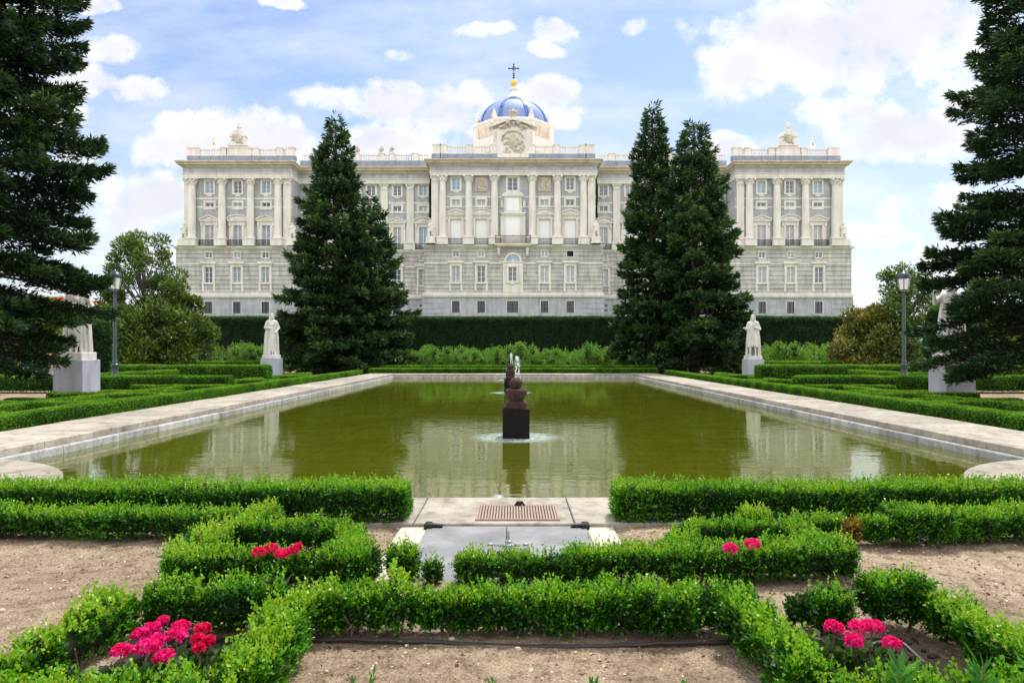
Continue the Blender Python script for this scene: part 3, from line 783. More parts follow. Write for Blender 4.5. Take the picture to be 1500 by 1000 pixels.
while x < PW+1.74:
    L = min(rr.uniform(1.3, 1.6), PW+1.75-x)
    top.cbox(x+.006, x+L-.006, PF, PF+1.6, .04, CZ+rr.uniform(-.005,.005), .012)
    x += L
side.cbox(-PW, PW, PF-.06, PF+.3, -.56, .036, .015)
# near strip between and behind the hedges
x = -6.2
for L in (1.6,1.5,1.55,.62,1.5,1.52,1.5,1.4,1.2):
    top.cbox(x+.005, x+L-.005, 6.33, PN, -.05, .056+rr.uniform(-.003,.003), .008); x += L
side.cbox(-6.2, 6.2, PN-.35, PN-.012, -.56, -.055, .01)
tag(top.build('pool_edge', M['coping']), kind='structure'); tag(side.build('pool_wall', M['copingside']), kind='structure')
for sg in (-1, 1):
    d = MB(); d.lathe([(2.56,-.56),(2.56,.05),(2.66,.055),(2.66,.12),(2.63,.135),(.01,.137)], sg*PW, 7.0, 64)
    tag(d.build('pool_platform', M['coping'], loc=(sg*PW, 7.0, 0), smooth=True), kind='structure')

# submerged slab and float
g = MB(); g.cbox(.2, 1.05, 9.05, 9.75, -.3, -.125, .02)
tag(g.build('stone_slab', M['slab'], loc=(.6,9.4,-.3)), 'flat grey stone slab lying just under the water near the pool rim', 'slab')
g = MB(); g.lathe([(.02,-.16),(.065,-.15),(.085,-.11),(.088,-.085),(.075,-.05),(.045,-.03),(.012,-.022)], -.18, 7.95, 20)
tag(g.build('float', M['buoy'], loc=(-.18,7.95,-.1), smooth=True), 'small grey rounded float on the water at the near pool rim', 'float')

# grate on the near strip
gr = empty('drain_grate', (.04, 6.72, .056), 'rusty reddish slotted drain grate let into the stone strip', 'grate')
g = MB(); g.box(-.40,.40,-.30,-.275,0,.016); g.box(-.40,.40,.275,.30,0,.016); g.box(-.40,-.378,-.274,.274,0,.016); g.box(.378,.40,-.274,.274,0,.016)
g.build('frame', M['rustgrate'], gr)
g = MB()
for k in range(27): x = -.364 + k*.028; g.box(x-.0085, x+.0085, -.274, .274, .004, .014)
g.build('bars', M['rustgrate'], gr)
g = MB(); g.box(-.377,.377,-.273,.273,.001,.003); g.build('drain_pit', M['dark'], gr)
g = MB(); g.tube([(-.02,.27,.016),(.0,.27,.05),(.05,.27,.05),(.07,.27,.016)], .012, 6); g.blob((.02,.27,.03),(.03,.02,.02)); g.build('handle', M['hinge'], gr)

# steel hatch
ht = empty('access_hatch', (-.06, 5.7, .005), 'grey steel tread plate hatch with black corner hinges in a concrete frame', 'hatch')
g = MB(); g.cbox(-.98,-.735,-.92,.60,-.02,.022,.006); g.cbox(.735,.98,-.92,.60,-.02,.022,.006); g.cbox(-.98,.98,-1.12,-.925,-.02,.022,.006)
g.build('frame', M['concrete'], ht)
g = MB(); g.cbox(-.73,-.003,-.915,.60,.0,.03,.004); g.cbox(.003,.73,-.915,.60,.0,.03,.004); g.build('plate', M['tread'], ht)
for (x, y, s) in ((-.72,.565,1),(.72,.565,-1),(-.74,-.83,1),(.74,-.83,-1)):
    g = MB(); g.cbox(x-.035, x+.035, y-.05, y+.05, .024, .075, .012); g.tube([(x, y, .05), (x+s*.13, y-.01, .045)], [.025,.02], 8); g.build('hinge', M['hinge'], ht)
g = MB(); g.lathe([(.05,.03),(.05,.042),(.03,.05),(.03,.07),(.012,.08),(.006,.15)], .02, -.02, 12)
g.tube([(-.10,-.03,.036),(.12,-.03,.036)], .012, 6); g.blob((-.13,-.02,.04),(.025,.02,.012)); g.blob((.16,-.02,.04),(.025,.02,.012)); g.build('latch', M['buoy'], ht)

# ------------------------------------------------------------------ fountain pedestals
def fountain(x, y, label, s=1.0):
    e = empty('fountain', (x, y, WZ), label, 'fountain', 'stone fountain jets down the middle of the pool')
    g = MB(); g.cbox(-.27*s,.27*s,-.27*s,.27*s,-.45,.60*s,.015); g.build('block', M['blackstone'], e)
    g = MB(); g.cbox(-.205*s,.205*s,-.205*s,.205*s,.60*s,.73*s,.03)
    g.lathe([(.15*s,.73*s),(.15*s,.76*s),(.20*s,.83*s),(.225*s,.90*s),(.215*s,.955*s),(.17*s,.985*s),(.10*s,.99*s)], 0, 0, 24)
    g.build('bowl', M['redstone'], e, smooth=True)
    g = MB(); g.lathe([(.06*s,.985*s),(.115*s,1.02*s),(.138*s,1.08*s),(.13*s,1.14*s),(.09*s,1.19*s),(.03*s,1.21*s)], 0, 0, 20)
    g.build('finial', M['redstone'], e, smooth=True)
    r = np.random.default_rng(int(y*10)); n = 170
    t = r.random(n); hh = .42*s
    z = 1.19*s + hh*4*t*(1-t)*.98 + r.normal(size=n)*.01; up = t < .55
    X = .035*s*(t-.15)*2 + r.normal(size=n)*(.006 + .018*t); Yv = r.normal(size=n)*(.006 + .02*t)
    P = np.stack([X, Yv, z], 1)
    # water running down from the finial
    m = 500; a = r.random(m)*6.283; zz = r.random(m)**.7; rad = .12 + .15*r.random(m)
    P2 = np.stack([np.cos(a)*rad*s*1.15, np.sin(a)*rad*s*1.15, (1.18 - 1.1*zz)*s], 1)
    P2 = P2[r.random(m) < .75]
    PP = np.concatenate([P, P2]); D = np.tile(np.array([0,0,1.]), (len(PP),1)) + r.normal(size=(len(PP),3))*.25
    L = np.concatenate([r.uniform(.02,.055,n), r.uniform(.006,.022,len(P2))])*s
    V, F, q = cards(PP, D, L, L*.3, np.full(len(PP), .5))
    link('water_jet', mesh_np('water_jet', V, F, q), M['spray'], e)
    return e
fountain(*FOUNT[0], 'nearest dark block fountain with reddish bowl and small water jet')
fountain(*FOUNT[1], 'middle block fountain half hidden behind the nearest one')
fountain(*FOUNT[2], 'farthest block fountain close to the far pool rim')

# ------------------------------------------------------------------ foreground box hedges
HG = 'low box hedges of the knot garden'
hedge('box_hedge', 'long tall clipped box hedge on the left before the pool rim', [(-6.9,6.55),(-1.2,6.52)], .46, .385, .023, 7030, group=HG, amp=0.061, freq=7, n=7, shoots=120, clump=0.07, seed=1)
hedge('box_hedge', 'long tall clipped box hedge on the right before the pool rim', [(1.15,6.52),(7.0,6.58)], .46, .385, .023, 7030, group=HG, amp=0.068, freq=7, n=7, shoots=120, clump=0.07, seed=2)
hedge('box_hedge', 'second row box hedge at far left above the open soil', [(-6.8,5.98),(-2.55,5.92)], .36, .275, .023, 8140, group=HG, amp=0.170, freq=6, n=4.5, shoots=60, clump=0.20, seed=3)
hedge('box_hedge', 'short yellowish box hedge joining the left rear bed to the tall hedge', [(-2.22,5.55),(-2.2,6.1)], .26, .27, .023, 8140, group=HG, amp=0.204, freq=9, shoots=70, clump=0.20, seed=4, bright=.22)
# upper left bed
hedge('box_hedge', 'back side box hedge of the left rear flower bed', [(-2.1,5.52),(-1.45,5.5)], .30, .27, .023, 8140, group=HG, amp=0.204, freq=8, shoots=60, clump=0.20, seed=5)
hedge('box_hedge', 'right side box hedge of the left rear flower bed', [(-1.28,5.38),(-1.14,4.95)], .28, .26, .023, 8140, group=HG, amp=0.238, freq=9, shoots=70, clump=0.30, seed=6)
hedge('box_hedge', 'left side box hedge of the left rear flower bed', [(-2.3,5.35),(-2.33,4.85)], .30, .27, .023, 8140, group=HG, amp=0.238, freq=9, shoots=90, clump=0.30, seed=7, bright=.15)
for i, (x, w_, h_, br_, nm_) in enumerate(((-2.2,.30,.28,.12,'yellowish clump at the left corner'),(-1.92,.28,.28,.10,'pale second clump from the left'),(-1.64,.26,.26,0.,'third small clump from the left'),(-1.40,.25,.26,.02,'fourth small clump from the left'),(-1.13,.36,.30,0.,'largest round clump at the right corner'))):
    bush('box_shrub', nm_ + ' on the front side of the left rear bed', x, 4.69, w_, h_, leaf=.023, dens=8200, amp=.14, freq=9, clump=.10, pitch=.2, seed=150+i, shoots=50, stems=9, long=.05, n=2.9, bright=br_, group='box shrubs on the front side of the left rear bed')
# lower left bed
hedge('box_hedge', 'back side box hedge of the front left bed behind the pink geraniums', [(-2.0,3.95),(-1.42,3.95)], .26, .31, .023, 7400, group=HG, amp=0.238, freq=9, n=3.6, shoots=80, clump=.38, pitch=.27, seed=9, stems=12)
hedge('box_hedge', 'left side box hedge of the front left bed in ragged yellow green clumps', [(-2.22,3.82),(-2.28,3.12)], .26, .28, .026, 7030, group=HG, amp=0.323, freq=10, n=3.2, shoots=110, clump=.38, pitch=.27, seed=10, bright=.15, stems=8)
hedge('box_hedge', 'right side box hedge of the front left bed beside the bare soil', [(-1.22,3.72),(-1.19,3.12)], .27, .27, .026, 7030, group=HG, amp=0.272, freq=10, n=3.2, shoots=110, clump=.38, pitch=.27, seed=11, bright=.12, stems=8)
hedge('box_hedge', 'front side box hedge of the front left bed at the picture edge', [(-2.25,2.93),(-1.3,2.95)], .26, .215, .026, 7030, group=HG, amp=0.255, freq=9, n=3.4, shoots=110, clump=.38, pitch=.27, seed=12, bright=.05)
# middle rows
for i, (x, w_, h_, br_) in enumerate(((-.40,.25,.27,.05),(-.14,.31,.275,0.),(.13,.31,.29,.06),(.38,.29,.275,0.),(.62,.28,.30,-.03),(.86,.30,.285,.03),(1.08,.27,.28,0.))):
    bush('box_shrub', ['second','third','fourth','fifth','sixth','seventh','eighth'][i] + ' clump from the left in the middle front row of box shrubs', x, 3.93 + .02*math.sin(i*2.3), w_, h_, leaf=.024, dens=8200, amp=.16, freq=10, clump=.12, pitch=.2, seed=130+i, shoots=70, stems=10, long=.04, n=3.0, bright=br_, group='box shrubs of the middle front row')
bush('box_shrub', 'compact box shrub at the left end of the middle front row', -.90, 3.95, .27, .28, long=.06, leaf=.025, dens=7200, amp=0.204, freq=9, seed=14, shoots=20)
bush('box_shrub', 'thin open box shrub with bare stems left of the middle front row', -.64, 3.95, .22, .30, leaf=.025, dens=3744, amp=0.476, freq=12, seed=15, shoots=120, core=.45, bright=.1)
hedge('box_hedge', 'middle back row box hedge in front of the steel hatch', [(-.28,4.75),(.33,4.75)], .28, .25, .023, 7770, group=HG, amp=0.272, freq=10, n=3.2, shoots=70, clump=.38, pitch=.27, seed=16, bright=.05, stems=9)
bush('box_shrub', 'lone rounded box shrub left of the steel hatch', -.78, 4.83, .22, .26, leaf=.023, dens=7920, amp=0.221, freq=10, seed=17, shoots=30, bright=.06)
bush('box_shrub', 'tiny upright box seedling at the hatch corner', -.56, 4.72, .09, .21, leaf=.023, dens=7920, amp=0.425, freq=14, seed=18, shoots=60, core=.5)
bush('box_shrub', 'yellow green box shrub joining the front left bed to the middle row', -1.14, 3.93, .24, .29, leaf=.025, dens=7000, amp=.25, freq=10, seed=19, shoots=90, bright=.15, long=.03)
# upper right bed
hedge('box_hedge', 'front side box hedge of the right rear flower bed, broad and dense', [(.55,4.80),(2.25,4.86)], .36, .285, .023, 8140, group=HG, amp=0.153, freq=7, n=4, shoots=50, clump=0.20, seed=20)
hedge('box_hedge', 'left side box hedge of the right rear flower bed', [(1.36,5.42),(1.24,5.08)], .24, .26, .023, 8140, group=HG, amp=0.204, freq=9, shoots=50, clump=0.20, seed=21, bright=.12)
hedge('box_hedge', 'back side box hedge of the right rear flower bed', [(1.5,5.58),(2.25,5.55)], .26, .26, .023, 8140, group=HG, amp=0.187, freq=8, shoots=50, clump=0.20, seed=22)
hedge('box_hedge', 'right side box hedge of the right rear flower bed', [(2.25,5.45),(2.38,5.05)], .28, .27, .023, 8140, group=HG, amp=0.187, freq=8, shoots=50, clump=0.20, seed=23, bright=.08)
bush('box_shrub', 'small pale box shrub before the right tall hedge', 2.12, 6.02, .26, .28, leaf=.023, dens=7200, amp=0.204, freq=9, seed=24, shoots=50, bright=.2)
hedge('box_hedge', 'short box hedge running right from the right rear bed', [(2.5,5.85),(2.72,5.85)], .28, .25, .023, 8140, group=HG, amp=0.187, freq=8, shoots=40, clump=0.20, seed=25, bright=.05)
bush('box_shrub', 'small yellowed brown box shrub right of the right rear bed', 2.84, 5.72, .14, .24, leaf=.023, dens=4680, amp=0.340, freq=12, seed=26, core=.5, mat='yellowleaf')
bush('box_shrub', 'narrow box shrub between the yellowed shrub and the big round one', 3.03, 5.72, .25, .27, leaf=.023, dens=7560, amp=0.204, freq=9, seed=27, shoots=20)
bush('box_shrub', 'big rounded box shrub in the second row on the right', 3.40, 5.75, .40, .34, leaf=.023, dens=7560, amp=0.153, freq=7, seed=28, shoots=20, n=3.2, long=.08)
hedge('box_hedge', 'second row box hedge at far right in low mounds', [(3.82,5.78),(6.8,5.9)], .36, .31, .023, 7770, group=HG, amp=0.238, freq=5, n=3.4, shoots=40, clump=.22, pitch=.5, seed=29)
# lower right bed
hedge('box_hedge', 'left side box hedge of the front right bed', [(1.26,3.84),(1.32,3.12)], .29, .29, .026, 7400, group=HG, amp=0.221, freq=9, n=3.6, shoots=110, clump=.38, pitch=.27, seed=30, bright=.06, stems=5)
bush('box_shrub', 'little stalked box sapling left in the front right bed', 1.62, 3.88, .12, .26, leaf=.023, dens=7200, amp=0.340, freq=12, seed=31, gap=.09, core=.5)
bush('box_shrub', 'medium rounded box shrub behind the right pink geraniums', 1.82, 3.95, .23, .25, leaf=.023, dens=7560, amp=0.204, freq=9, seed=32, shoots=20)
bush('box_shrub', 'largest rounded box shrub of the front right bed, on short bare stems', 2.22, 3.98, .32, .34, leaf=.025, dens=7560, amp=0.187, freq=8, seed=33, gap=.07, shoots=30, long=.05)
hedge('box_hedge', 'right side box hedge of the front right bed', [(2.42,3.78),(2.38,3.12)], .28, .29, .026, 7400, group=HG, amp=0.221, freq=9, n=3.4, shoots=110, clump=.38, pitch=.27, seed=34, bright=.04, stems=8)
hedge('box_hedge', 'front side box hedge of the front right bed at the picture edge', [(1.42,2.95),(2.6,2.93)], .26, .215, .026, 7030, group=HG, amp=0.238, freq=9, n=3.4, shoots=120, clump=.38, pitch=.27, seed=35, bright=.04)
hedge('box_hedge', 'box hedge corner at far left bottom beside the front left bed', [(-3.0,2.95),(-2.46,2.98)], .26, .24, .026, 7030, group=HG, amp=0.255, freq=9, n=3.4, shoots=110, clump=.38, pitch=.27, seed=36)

# seedlings at the bottom edge and lance leaved plants
def sprig(name, label, x, y, h, k, L, W, mat='lance', seed=0, spread=.5, group=None):
    r = np.random.default_rng(seed+900); f = Fol()
    n = k; q = np.sort(r.random(n))
    az = np.arange(n)*2.4 + r.random(n)*.5
    P = np.stack([r.normal(size=n)*.004, r.normal(size=n)*.004, q*h], 1)
    D = np.stack([np.cos(az)*spread, np.sin(az)*spread, .75 + .5*q], 1)
    f.leaves(P, D, L*r.uniform(.7,1.2,n), W*r.uniform(.8,1.2,n), np.clip(.5+.2*r.normal(size=n),0,1))
    g = MB(); g.tube([(0,0,-.01),(0,0,h)], [.004,.002], 5); f.mb(g, 1)
    o = f.build(name, [M[mat], M['twig']]); o.location = (x, y, 0)
    return tag(o, label, 'plant', group)
for i, (px, py, h) in enumerate(((515,1000,.21),(545,1000,.22),(722,1000,.21),(870,1000,.195),(1003,1000,.185))):
    y = 3.0; sprig('seedling', ['first upright seedling from the left at the bottom edge','taller seedling close beside the first one at the bottom edge','lone seedling at the bottom edge in the middle of the soil','short seedling at the bottom edge right of the middle','rightmost low seedling at the bottom edge near the front right bed'][i], GX(px, y), y, h, 26, .05, .016, seed=i)
for i, (x, y) in enumerate(((1.62,2.86),(1.95,2.84),(2.2,2.86))):
    sprig('lance_plant', ['leftmost plant with long pointed leaves before the front right bed','middle plant with long pointed leaves before the front right bed','rightmost plant with long pointed leaves before the front right bed'][i], x, y, .34, 44, .12, .022, seed=20+i, spread=.8)
for i, (x, y) in enumerate(((-2.5,2.84),(-2.2,2.83))):
    sprig('lance_plant', ['bluish green leafy plant in the bottom left corner','second leafy plant right of the bottom left corner'][i], x, y, .32, 44, .09, .024, seed=30+i, spread=.8)

# dark humus in the flower beds
M['humus'] = stone('dark_humus', (.075,.052,.038), (.03,.022,.017), 8, rough=1, streak=.2, bump=.9, fine=40)
hr = random.Random(2)
for i, (x0,x1,y0,y1) in enumerate(((-2.08,-1.35,3.1,3.85),(1.45,2.26,3.1,3.85),(-2.15,-1.28,4.85,5.42),(1.42,2.2,4.98,5.45))):
    n1 = 26; X = np.linspace(x0,x1,n1); Yg = np.linspace(y0,y1,n1); A, Bg = np.meshgrid(X, Yg); Q = np.stack([A.ravel(), Bg.ravel(), np.zeros(n1*n1)], 1)
    ex = np.minimum(np.minimum(Q[:,0]-x0, x1-Q[:,0]), np.minimum(Q[:,1]-y0, y1-Q[:,1]))
    Q[:,2] = np.where(ex < .01, -.01, .05 + .012*vnoise(Q, 16, i) + .008*vnoise(Q, 45, i+3))
    idn = np.arange(n1*n1).reshape(n1,n1); Fq = np.stack([idn[:-1,:-1], idn[:-1,1:], idn[1:,1:], idn[1:,:-1]], -1).reshape(-1,4)
    tag(link('bed_soil', mesh_np('bed_soil', Q, Fq, smooth=True), M['humus']), kind='structure')
    g = MB()
    for k in range(70):
        q = hr.choice((.012,.016,.02,.035)); g.blob((hr.uniform(x0+.05,x1-.05), hr.uniform(y0+.05,y1-.05), .055), (q, q*hr.uniform(.6,1), q*.7), 6, 5)
    tag(g.build('soil_clods', M['humus']), 'dark clods of earth lying in a flower bed', kind='stuff')
# geraniums
def geranium(label, x, y, heads, seed, mat='petal'):
    r = np.random.default_rng(seed+50)
    e = empty('geranium', (x, y, 0), label, 'flower', 'pink geraniums in the knot garden beds')
    f = Fol(); n = 130
    a = r.random(n)*6.283; rad = .13*np.sqrt(r.random(n))
    P = np.stack([np.cos(a)*rad, np.sin(a)*rad, r.uniform(.03,.12,n)], 1)
    D = np.stack([np.cos(a), np.sin(a), .5+r.random(n)*.5], 1)
    f.leaves(P, D, r.uniform(.03,.055,n), r.uniform(.03,.05,n), r.random(n))
    g = MB()
    for (hx, hy, hz, hr) in heads: g.tube([(hx*.3,hy*.3,0),(hx*.8,hy*.8,hz*.6),(hx,hy,hz)], .004, 5)
    f.mb(g, 1); f.build('leaves', [M['geran'], M['twig']], parent=e)
    for (hx, hy, hz, hr) in heads:
        f = Fol(); n = 150
        d = unit(r.normal(size=(n,3))); d[:,2] = np.abs(d[:,2])*.9 - .15
        P = d*np.array([hr,hr,hr*.72])*r.uniform(.75,1.,n)[:,None]
        D = np.cross(d, r.normal(size=(n,3))) + d*.35
        L = r.uniform(.018,.028,n)
        f.leaves(P, D, L, L*.9, np.clip(.5 + .22*r.normal(size=n), 0, 1))
        o = f.build('flower_head', [M[mat]], parent=e); o.location = (hx, hy, hz)
    return e
def gh(x, y, lst, z=.2):
    out = []
    for (px, py, rp) in lst:
        d = GD(py, z); out.append((GX(px, d) - x, d - y, z, rp*.86*d/1000))
    return out
geranium('front left geranium with two crimson heads at the left', -1.90, 3.22, gh(-1.90,3.22,[(178,953,15),(206,929,13)]), 1, 'petal')
geranium('front left geranium with the biggest cluster of crimson pink heads', -1.80, 3.25, gh(-1.80,3.25,[(215,948,19),(240,962,15),(228,938,14),(224,919,11)]), 2, 'petal')
geranium('front left geranium with tall magenta heads at the rear', -1.68, 3.42, gh(-1.68,3.42,[(258,930,17),(266,917,13),(238,909,6)]), 3)
geranium('front left geranium with loose small red heads at the right', -1.55, 3.38, gh(-1.55,3.38,[(297,921,11),(290,935,8),(306,938,7),(292,948,6)]), 4, 'petalred')
geranium('front right geranium with one crimson head at the left', 1.66, 3.55, gh(1.66,3.55,[(1222,918,14)]), 5)
geranium('front right geranium with paired big pink heads', 1.80, 3.5, gh(1.80,3.5,[(1258,919,15),(1278,917,16),(1251,937,14)]), 6)
geranium('front right geranium with one magenta head at the right', 1.88, 3.3, gh(1.88,3.3,[(1306,942,13)]), 7)
geranium('rear left geranium with broad bright red heads', -1.80, 4.95, gh(-1.80,4.95,[(380,808,11),(398,803,12),(412,811,11)], .30), 8, 'petalred')
geranium('rear left geranium with small red heads at the right', -1.60, 5.0, gh(-1.60,5.0,[(428,806,8),(437,800,5)], .31), 9, 'petalred')
geranium('rear right geranium with a small pink head', 1.58, 5.05, gh(1.58,5.05,[(1070,803,11)], .31), 10)
geranium('rear right geranium with a larger pink head', 1.76, 5.2, gh(1.76,5.2,[(1102,797,13)], .32), 11)

# irrigation hose
def hose(label, pts, r=.013):
    g = MB(); g.tube(pts, r, 8); o = g.build('garden_hose', M['hose'], loc=pts[0], smooth=True); tag(o, label, 'hose')
def wav(p0, p1, n, s, z=.03):
    rr = random.Random(s); out = []
    for i in range(n+1):
        t = i/n; out.append((p0[0]+(p1[0]-p0[0])*t + rr.uniform(-.01,.01), p0[1]+(p1[1]-p0[1])*t + .03*math.sin(t*6+s) + rr.uniform(-.01,.01), z + .006*math.sin(t*9)))
    return out
hose('long black irrigation hose along the foot of the middle front row', wav((-1.2,3.80),(1.2,3.78),24,1))
hose('short black hose crossing the back of the front left bed', wav((-2.05,3.72),(-1.3,3.74),10,2))
hose('black hose bending down through the front right bed', [(1.95,3.72,.05),(2.05,3.73,.07),(2.12,3.70,.06),(2.13,3.5,.03),(2.14,3.25,.03),(2.16,3.05,.03)])
hose('black hose in front of the left rear bed', wav((-1.6,4.50),(-.75,4.54),10,4))

# bits of gravel, chips and dry leaves on the soil
n = 38000
P = np.stack([rng.uniform(-5.5,5.5,n), rng.uniform(2.3,6.3,n), np.full(n,.03)], 1)
keep = ~((np.abs(P[:,0]+.06) < 1.0) & (P[:,1] > 4.58))
P = P[keep]; n = len(P)
P[:,2] = np.maximum(.004, .012 + .010*(vnoise(P*np.array([1,1,0]), 5, 3)+1.2) + .006*vnoise(P*np.array([1,1,0]), 17, 4)) + .002
D = np.stack([rng.normal(size=n), rng.normal(size=n), rng.normal(size=n)*.25], 1)
sz = rng.exponential(.006, n) + .004
V, F, q = cards(P, D, np.minimum(sz,.04), np.minimum(sz,.03)*.7, rng.random(n))
tag(link('soil_litter', mesh_np('soil_litter', V, F, q), M['chip']), 'scattered chips, grit and dry leaf bits on the sandy soil', 'litter', kind='stuff')
n = 900
P = np.stack([rng.uniform(-5,5,n), rng.uniform(2.4,6.2,n), np.full(n,.045)], 1); P = P[~((np.abs(P[:,0]+.06) < 1.0) & (P[:,1] > 4.58))]; n = len(P)
V, F, q = cards(P, np.stack([rng.normal(size=n), rng.normal(size=n), rng.normal(size=n)*.15], 1), rng.uniform(.015,.035,n), rng.uniform(.01,.018,n), rng.uniform(0,.5,n))
tag(link('fallen_leaves', mesh_np('fallen_leaves', V, F, q), M['chip']), 'dry brown fallen leaves scattered on the bare soil', 'leaves', kind='stuff')
g = MB(); rr = random.Random(5)
for i in range(420):
    x, y = rr.uniform(-5,5), rr.uniform(2.4,6.2)
    if abs(x+.06) < 1.02 and y > 4.5: continue
    s = rr.choice((.006,.008,.010,.012,.02)); g.blob((x, y, .03), (s, s*rr.uniform(.6,1), s*.6), 6, 4)
tag(g.build('pebbles', M['concrete']), 'small pale and dark pebbles lying on the bare soil', 'pebbles', kind='stuff')

tick('------ hedges of the side')
# ------------------------------------------------------------------ hedges of the side parterres
SG = 'clipped parterre hedges beside the pool'
for sg, s in ((-1, 'left'), (1, 'right')):
    hedge('box_hedge', f'long low box hedge following the {s} stone pool edge', [(sg*9.95,9.0),(sg*9.95,43.8)], .50, .42, .042, 2700, group=SG, mat='boxfar', amp=.05, freq=3, n=7, shoots=0, seed=40+sg, bright=.02)
    for i, (x0,y0,x1,y1,h) in enumerate(((10.9,14.5,15.2,14.7,.36),(10.9,17.6,14.4,17.6,.36),(10.9,21.2,14.2,21.2,.36),(10.9,26,14.3,26,.36),(10.9,31,14.3,31,.36),(10.9,36.5,14.2,36.5,.36),(11.6,19.4,14.2,19.4,.3),(11.6,23.4,14.0,23.4,.3))):
        wh = ['first','second','third','fourth','fifth','sixth','thin first','thin second'][i]
        hedge('box_hedge', f'{wh} low cross hedge counted from the camera in the {s} parterre', [(sg*x0,y0),(sg*x1,y1)], .42, h, .05, 1700, group=SG, mat='boxfar', amp=.08, freq=4, n=5, seed=50+i+10*sg, bright=.08)
    hedge('box_hedge', f'lengthwise low hedge through the middle of the {s} parterre', [(sg*12.6,12.5),(sg*12.6,42)], .40, .33, .05, 1500, group=SG, mat='boxfar', amp=.09, freq=4, n=5, seed=70+sg, bright=.1)
    hedge('box_hedge', f'medium cross hedge beside and behind the {s} near pedestal', [(sg*11.6,27.0),(sg*30,27.0)], .9, .68, .06, 1300, group=SG, mat='boxfar', amp=.05, freq=3, n=7, seed=72+sg, bright=-.04, clump=.05, pitch=1.3)
    hedge('box_hedge', f'lengthwise medium hedge on the {s} between the two pedestals', [(sg*17.0,28.2),(sg*17.0,41.0)], .8, .72, .06, 1300, group=SG, mat='boxfar', amp=.04, freq=3, n=7, seed=74+sg, bright=-.02)
    hedge('box_hedge', f'tall square cross hedge behind the {s} lamp post', [(sg*12.8,34.5),(sg*40,34.5)], 1.0, .95, .07, 1000, group=SG, mat='boxfar', amp=.03, freq=3, n=8, seed=76+sg, bright=.05)
    hedge('box_hedge', f'farthest cross hedge on the {s} before the shrubs', [(sg*16.2,43.5),(sg*40,43.5)], 1.0, 1.0, .08, 800, group=SG, mat='boxfar', amp=.03, freq=3, n=8, seed=78+sg, bright=.02)
    hedge('box_hedge', f'low hedge at {s} frame side in front of the near pedestal', [(sg*15.6,18.6),(sg*24,18.6)], .5, .45, .05, 1700, group=SG, mat='boxfar', amp=.08, freq=4, n=5, seed=80+sg, bright=-.1)
hedge('box_hedge', 'low box hedge just beyond the far stone pool edge', [(-9.5,46.4),(9.5,46.4)], .6, .48, .07, 1300, group=SG, mat='boxfar', amp=.04, freq=3, n=7, seed=90, bright=.1)
hedge('box_hedge', 'second low box hedge beyond the far pool edge before the shrubs', [(-12,48.6),(12,48.6)], .6, .62, .07, 1200, group=SG, mat='boxfar', amp=.04, freq=3, n=7, seed=91, bright=.06)
hedge('tall_hedge', 'tall dark clipped hedge wall below the palace', [(-29.5,60.8),(29.2,60.8)], 1.6, 4.72, .11, 520, mat='yew', amp=.012, freq=1.5, n=14, seed=92, core=.93, lw=.6)

tick('# pale shrubs before')
# pale shrubs before the tall hedge
def shrub(label, x, y, w, h, seed, mat='shrub', n=3200, L=.15, group='loose pale shrubs before the tall hedge', name='shrub'):
    r = np.random.default_rng(seed+300); f = Fol()
    cl = r.normal(size=(14,3))*np.array([w*.26,w*.2,h*.18]) + np.array([0,0,h*.52]); cl[:,2] = np.clip(cl[:,2], h*.2, h*.82)
    k = r.integers(0, 14, n); d = unit(r.normal(size=(n,3)))
    P = cl[k] + d*(r.random(n)**.4)[:,None]*np.array([w*.2,w*.18,h*.22]); P[:,2] = np.maximum(.05, P[:,2])
    D = d + np.array([0,0,.7]) + r.normal(size=(n,3))*.4
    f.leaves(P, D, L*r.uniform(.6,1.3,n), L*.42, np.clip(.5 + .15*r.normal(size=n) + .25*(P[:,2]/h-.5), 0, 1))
    m = 22; B = cl[r.integers(0,14,m)]; kk = 9
    q = np.tile(np.linspace(.2,1,kk), m); dv = unit(np.stack([r.normal(size=m)*.25, r.normal(size=m)*.25, np.ones(m)],1))*r.uniform(.3,.75,m)[:,None]*min(1,h*.5)
    f.leaves(np.repeat(B,kk,0)+np.repeat(dv,kk,0)*q[:,None], np.repeat(dv,kk,0)+r.normal(size=(m*kk,3))*.3, L*.9, L*.35, np.full(m*kk,.75))
    g = MB()
    for i in range(9): g.tube([(r.normal()*.1,r.normal()*.1,0), tuple(cl[i]*.5), tuple(cl[i])], [.03,.02,.01], 5)
    f.mb(g, 1)
    c = MB()
    for p in cl[:8]: c.blob(p, (w*.09,w*.08,h*.10), 7, 5)
    f.mb(c, 2)
    o = f.build(name, [M[mat], M['twig'], M['core']]); o.location = (x, y, 0)
    return tag(o, label, 'shrub', group)
k = 0
names = 'first second third fourth fifth sixth seventh eighth ninth tenth eleventh twelfth'.split()
for i, x in enumerate((-8.7,-6.9,-5.0,-3.2,-1.4,.4,2.2,4.0,5.8,7.6,9.4)):
    shrub(f'{names[i]} pale green shrub from the left in the row behind the pool', x, 54 + .8*math.sin(i*2.1), 2.5, 2.05 + .3*math.sin(i*1.7), i)
for i, x in enumerate((-25.5,-23.2,-20.8)):
    shrub(f'{names[i]} rounded shrub between the left magnolia and the left far statue', x, 52 + i*.3, 2.8, 1.9+.2*i, 20+i)
for i, x in enumerate((19.2,21.0,22.8,24.4)):
    shrub(f'{names[i]} pale shrub right of the right far statue before the tall hedge', x, 52 + .4*i, 2.5, 2.3, 30+i)

tick('---------------- conifers')
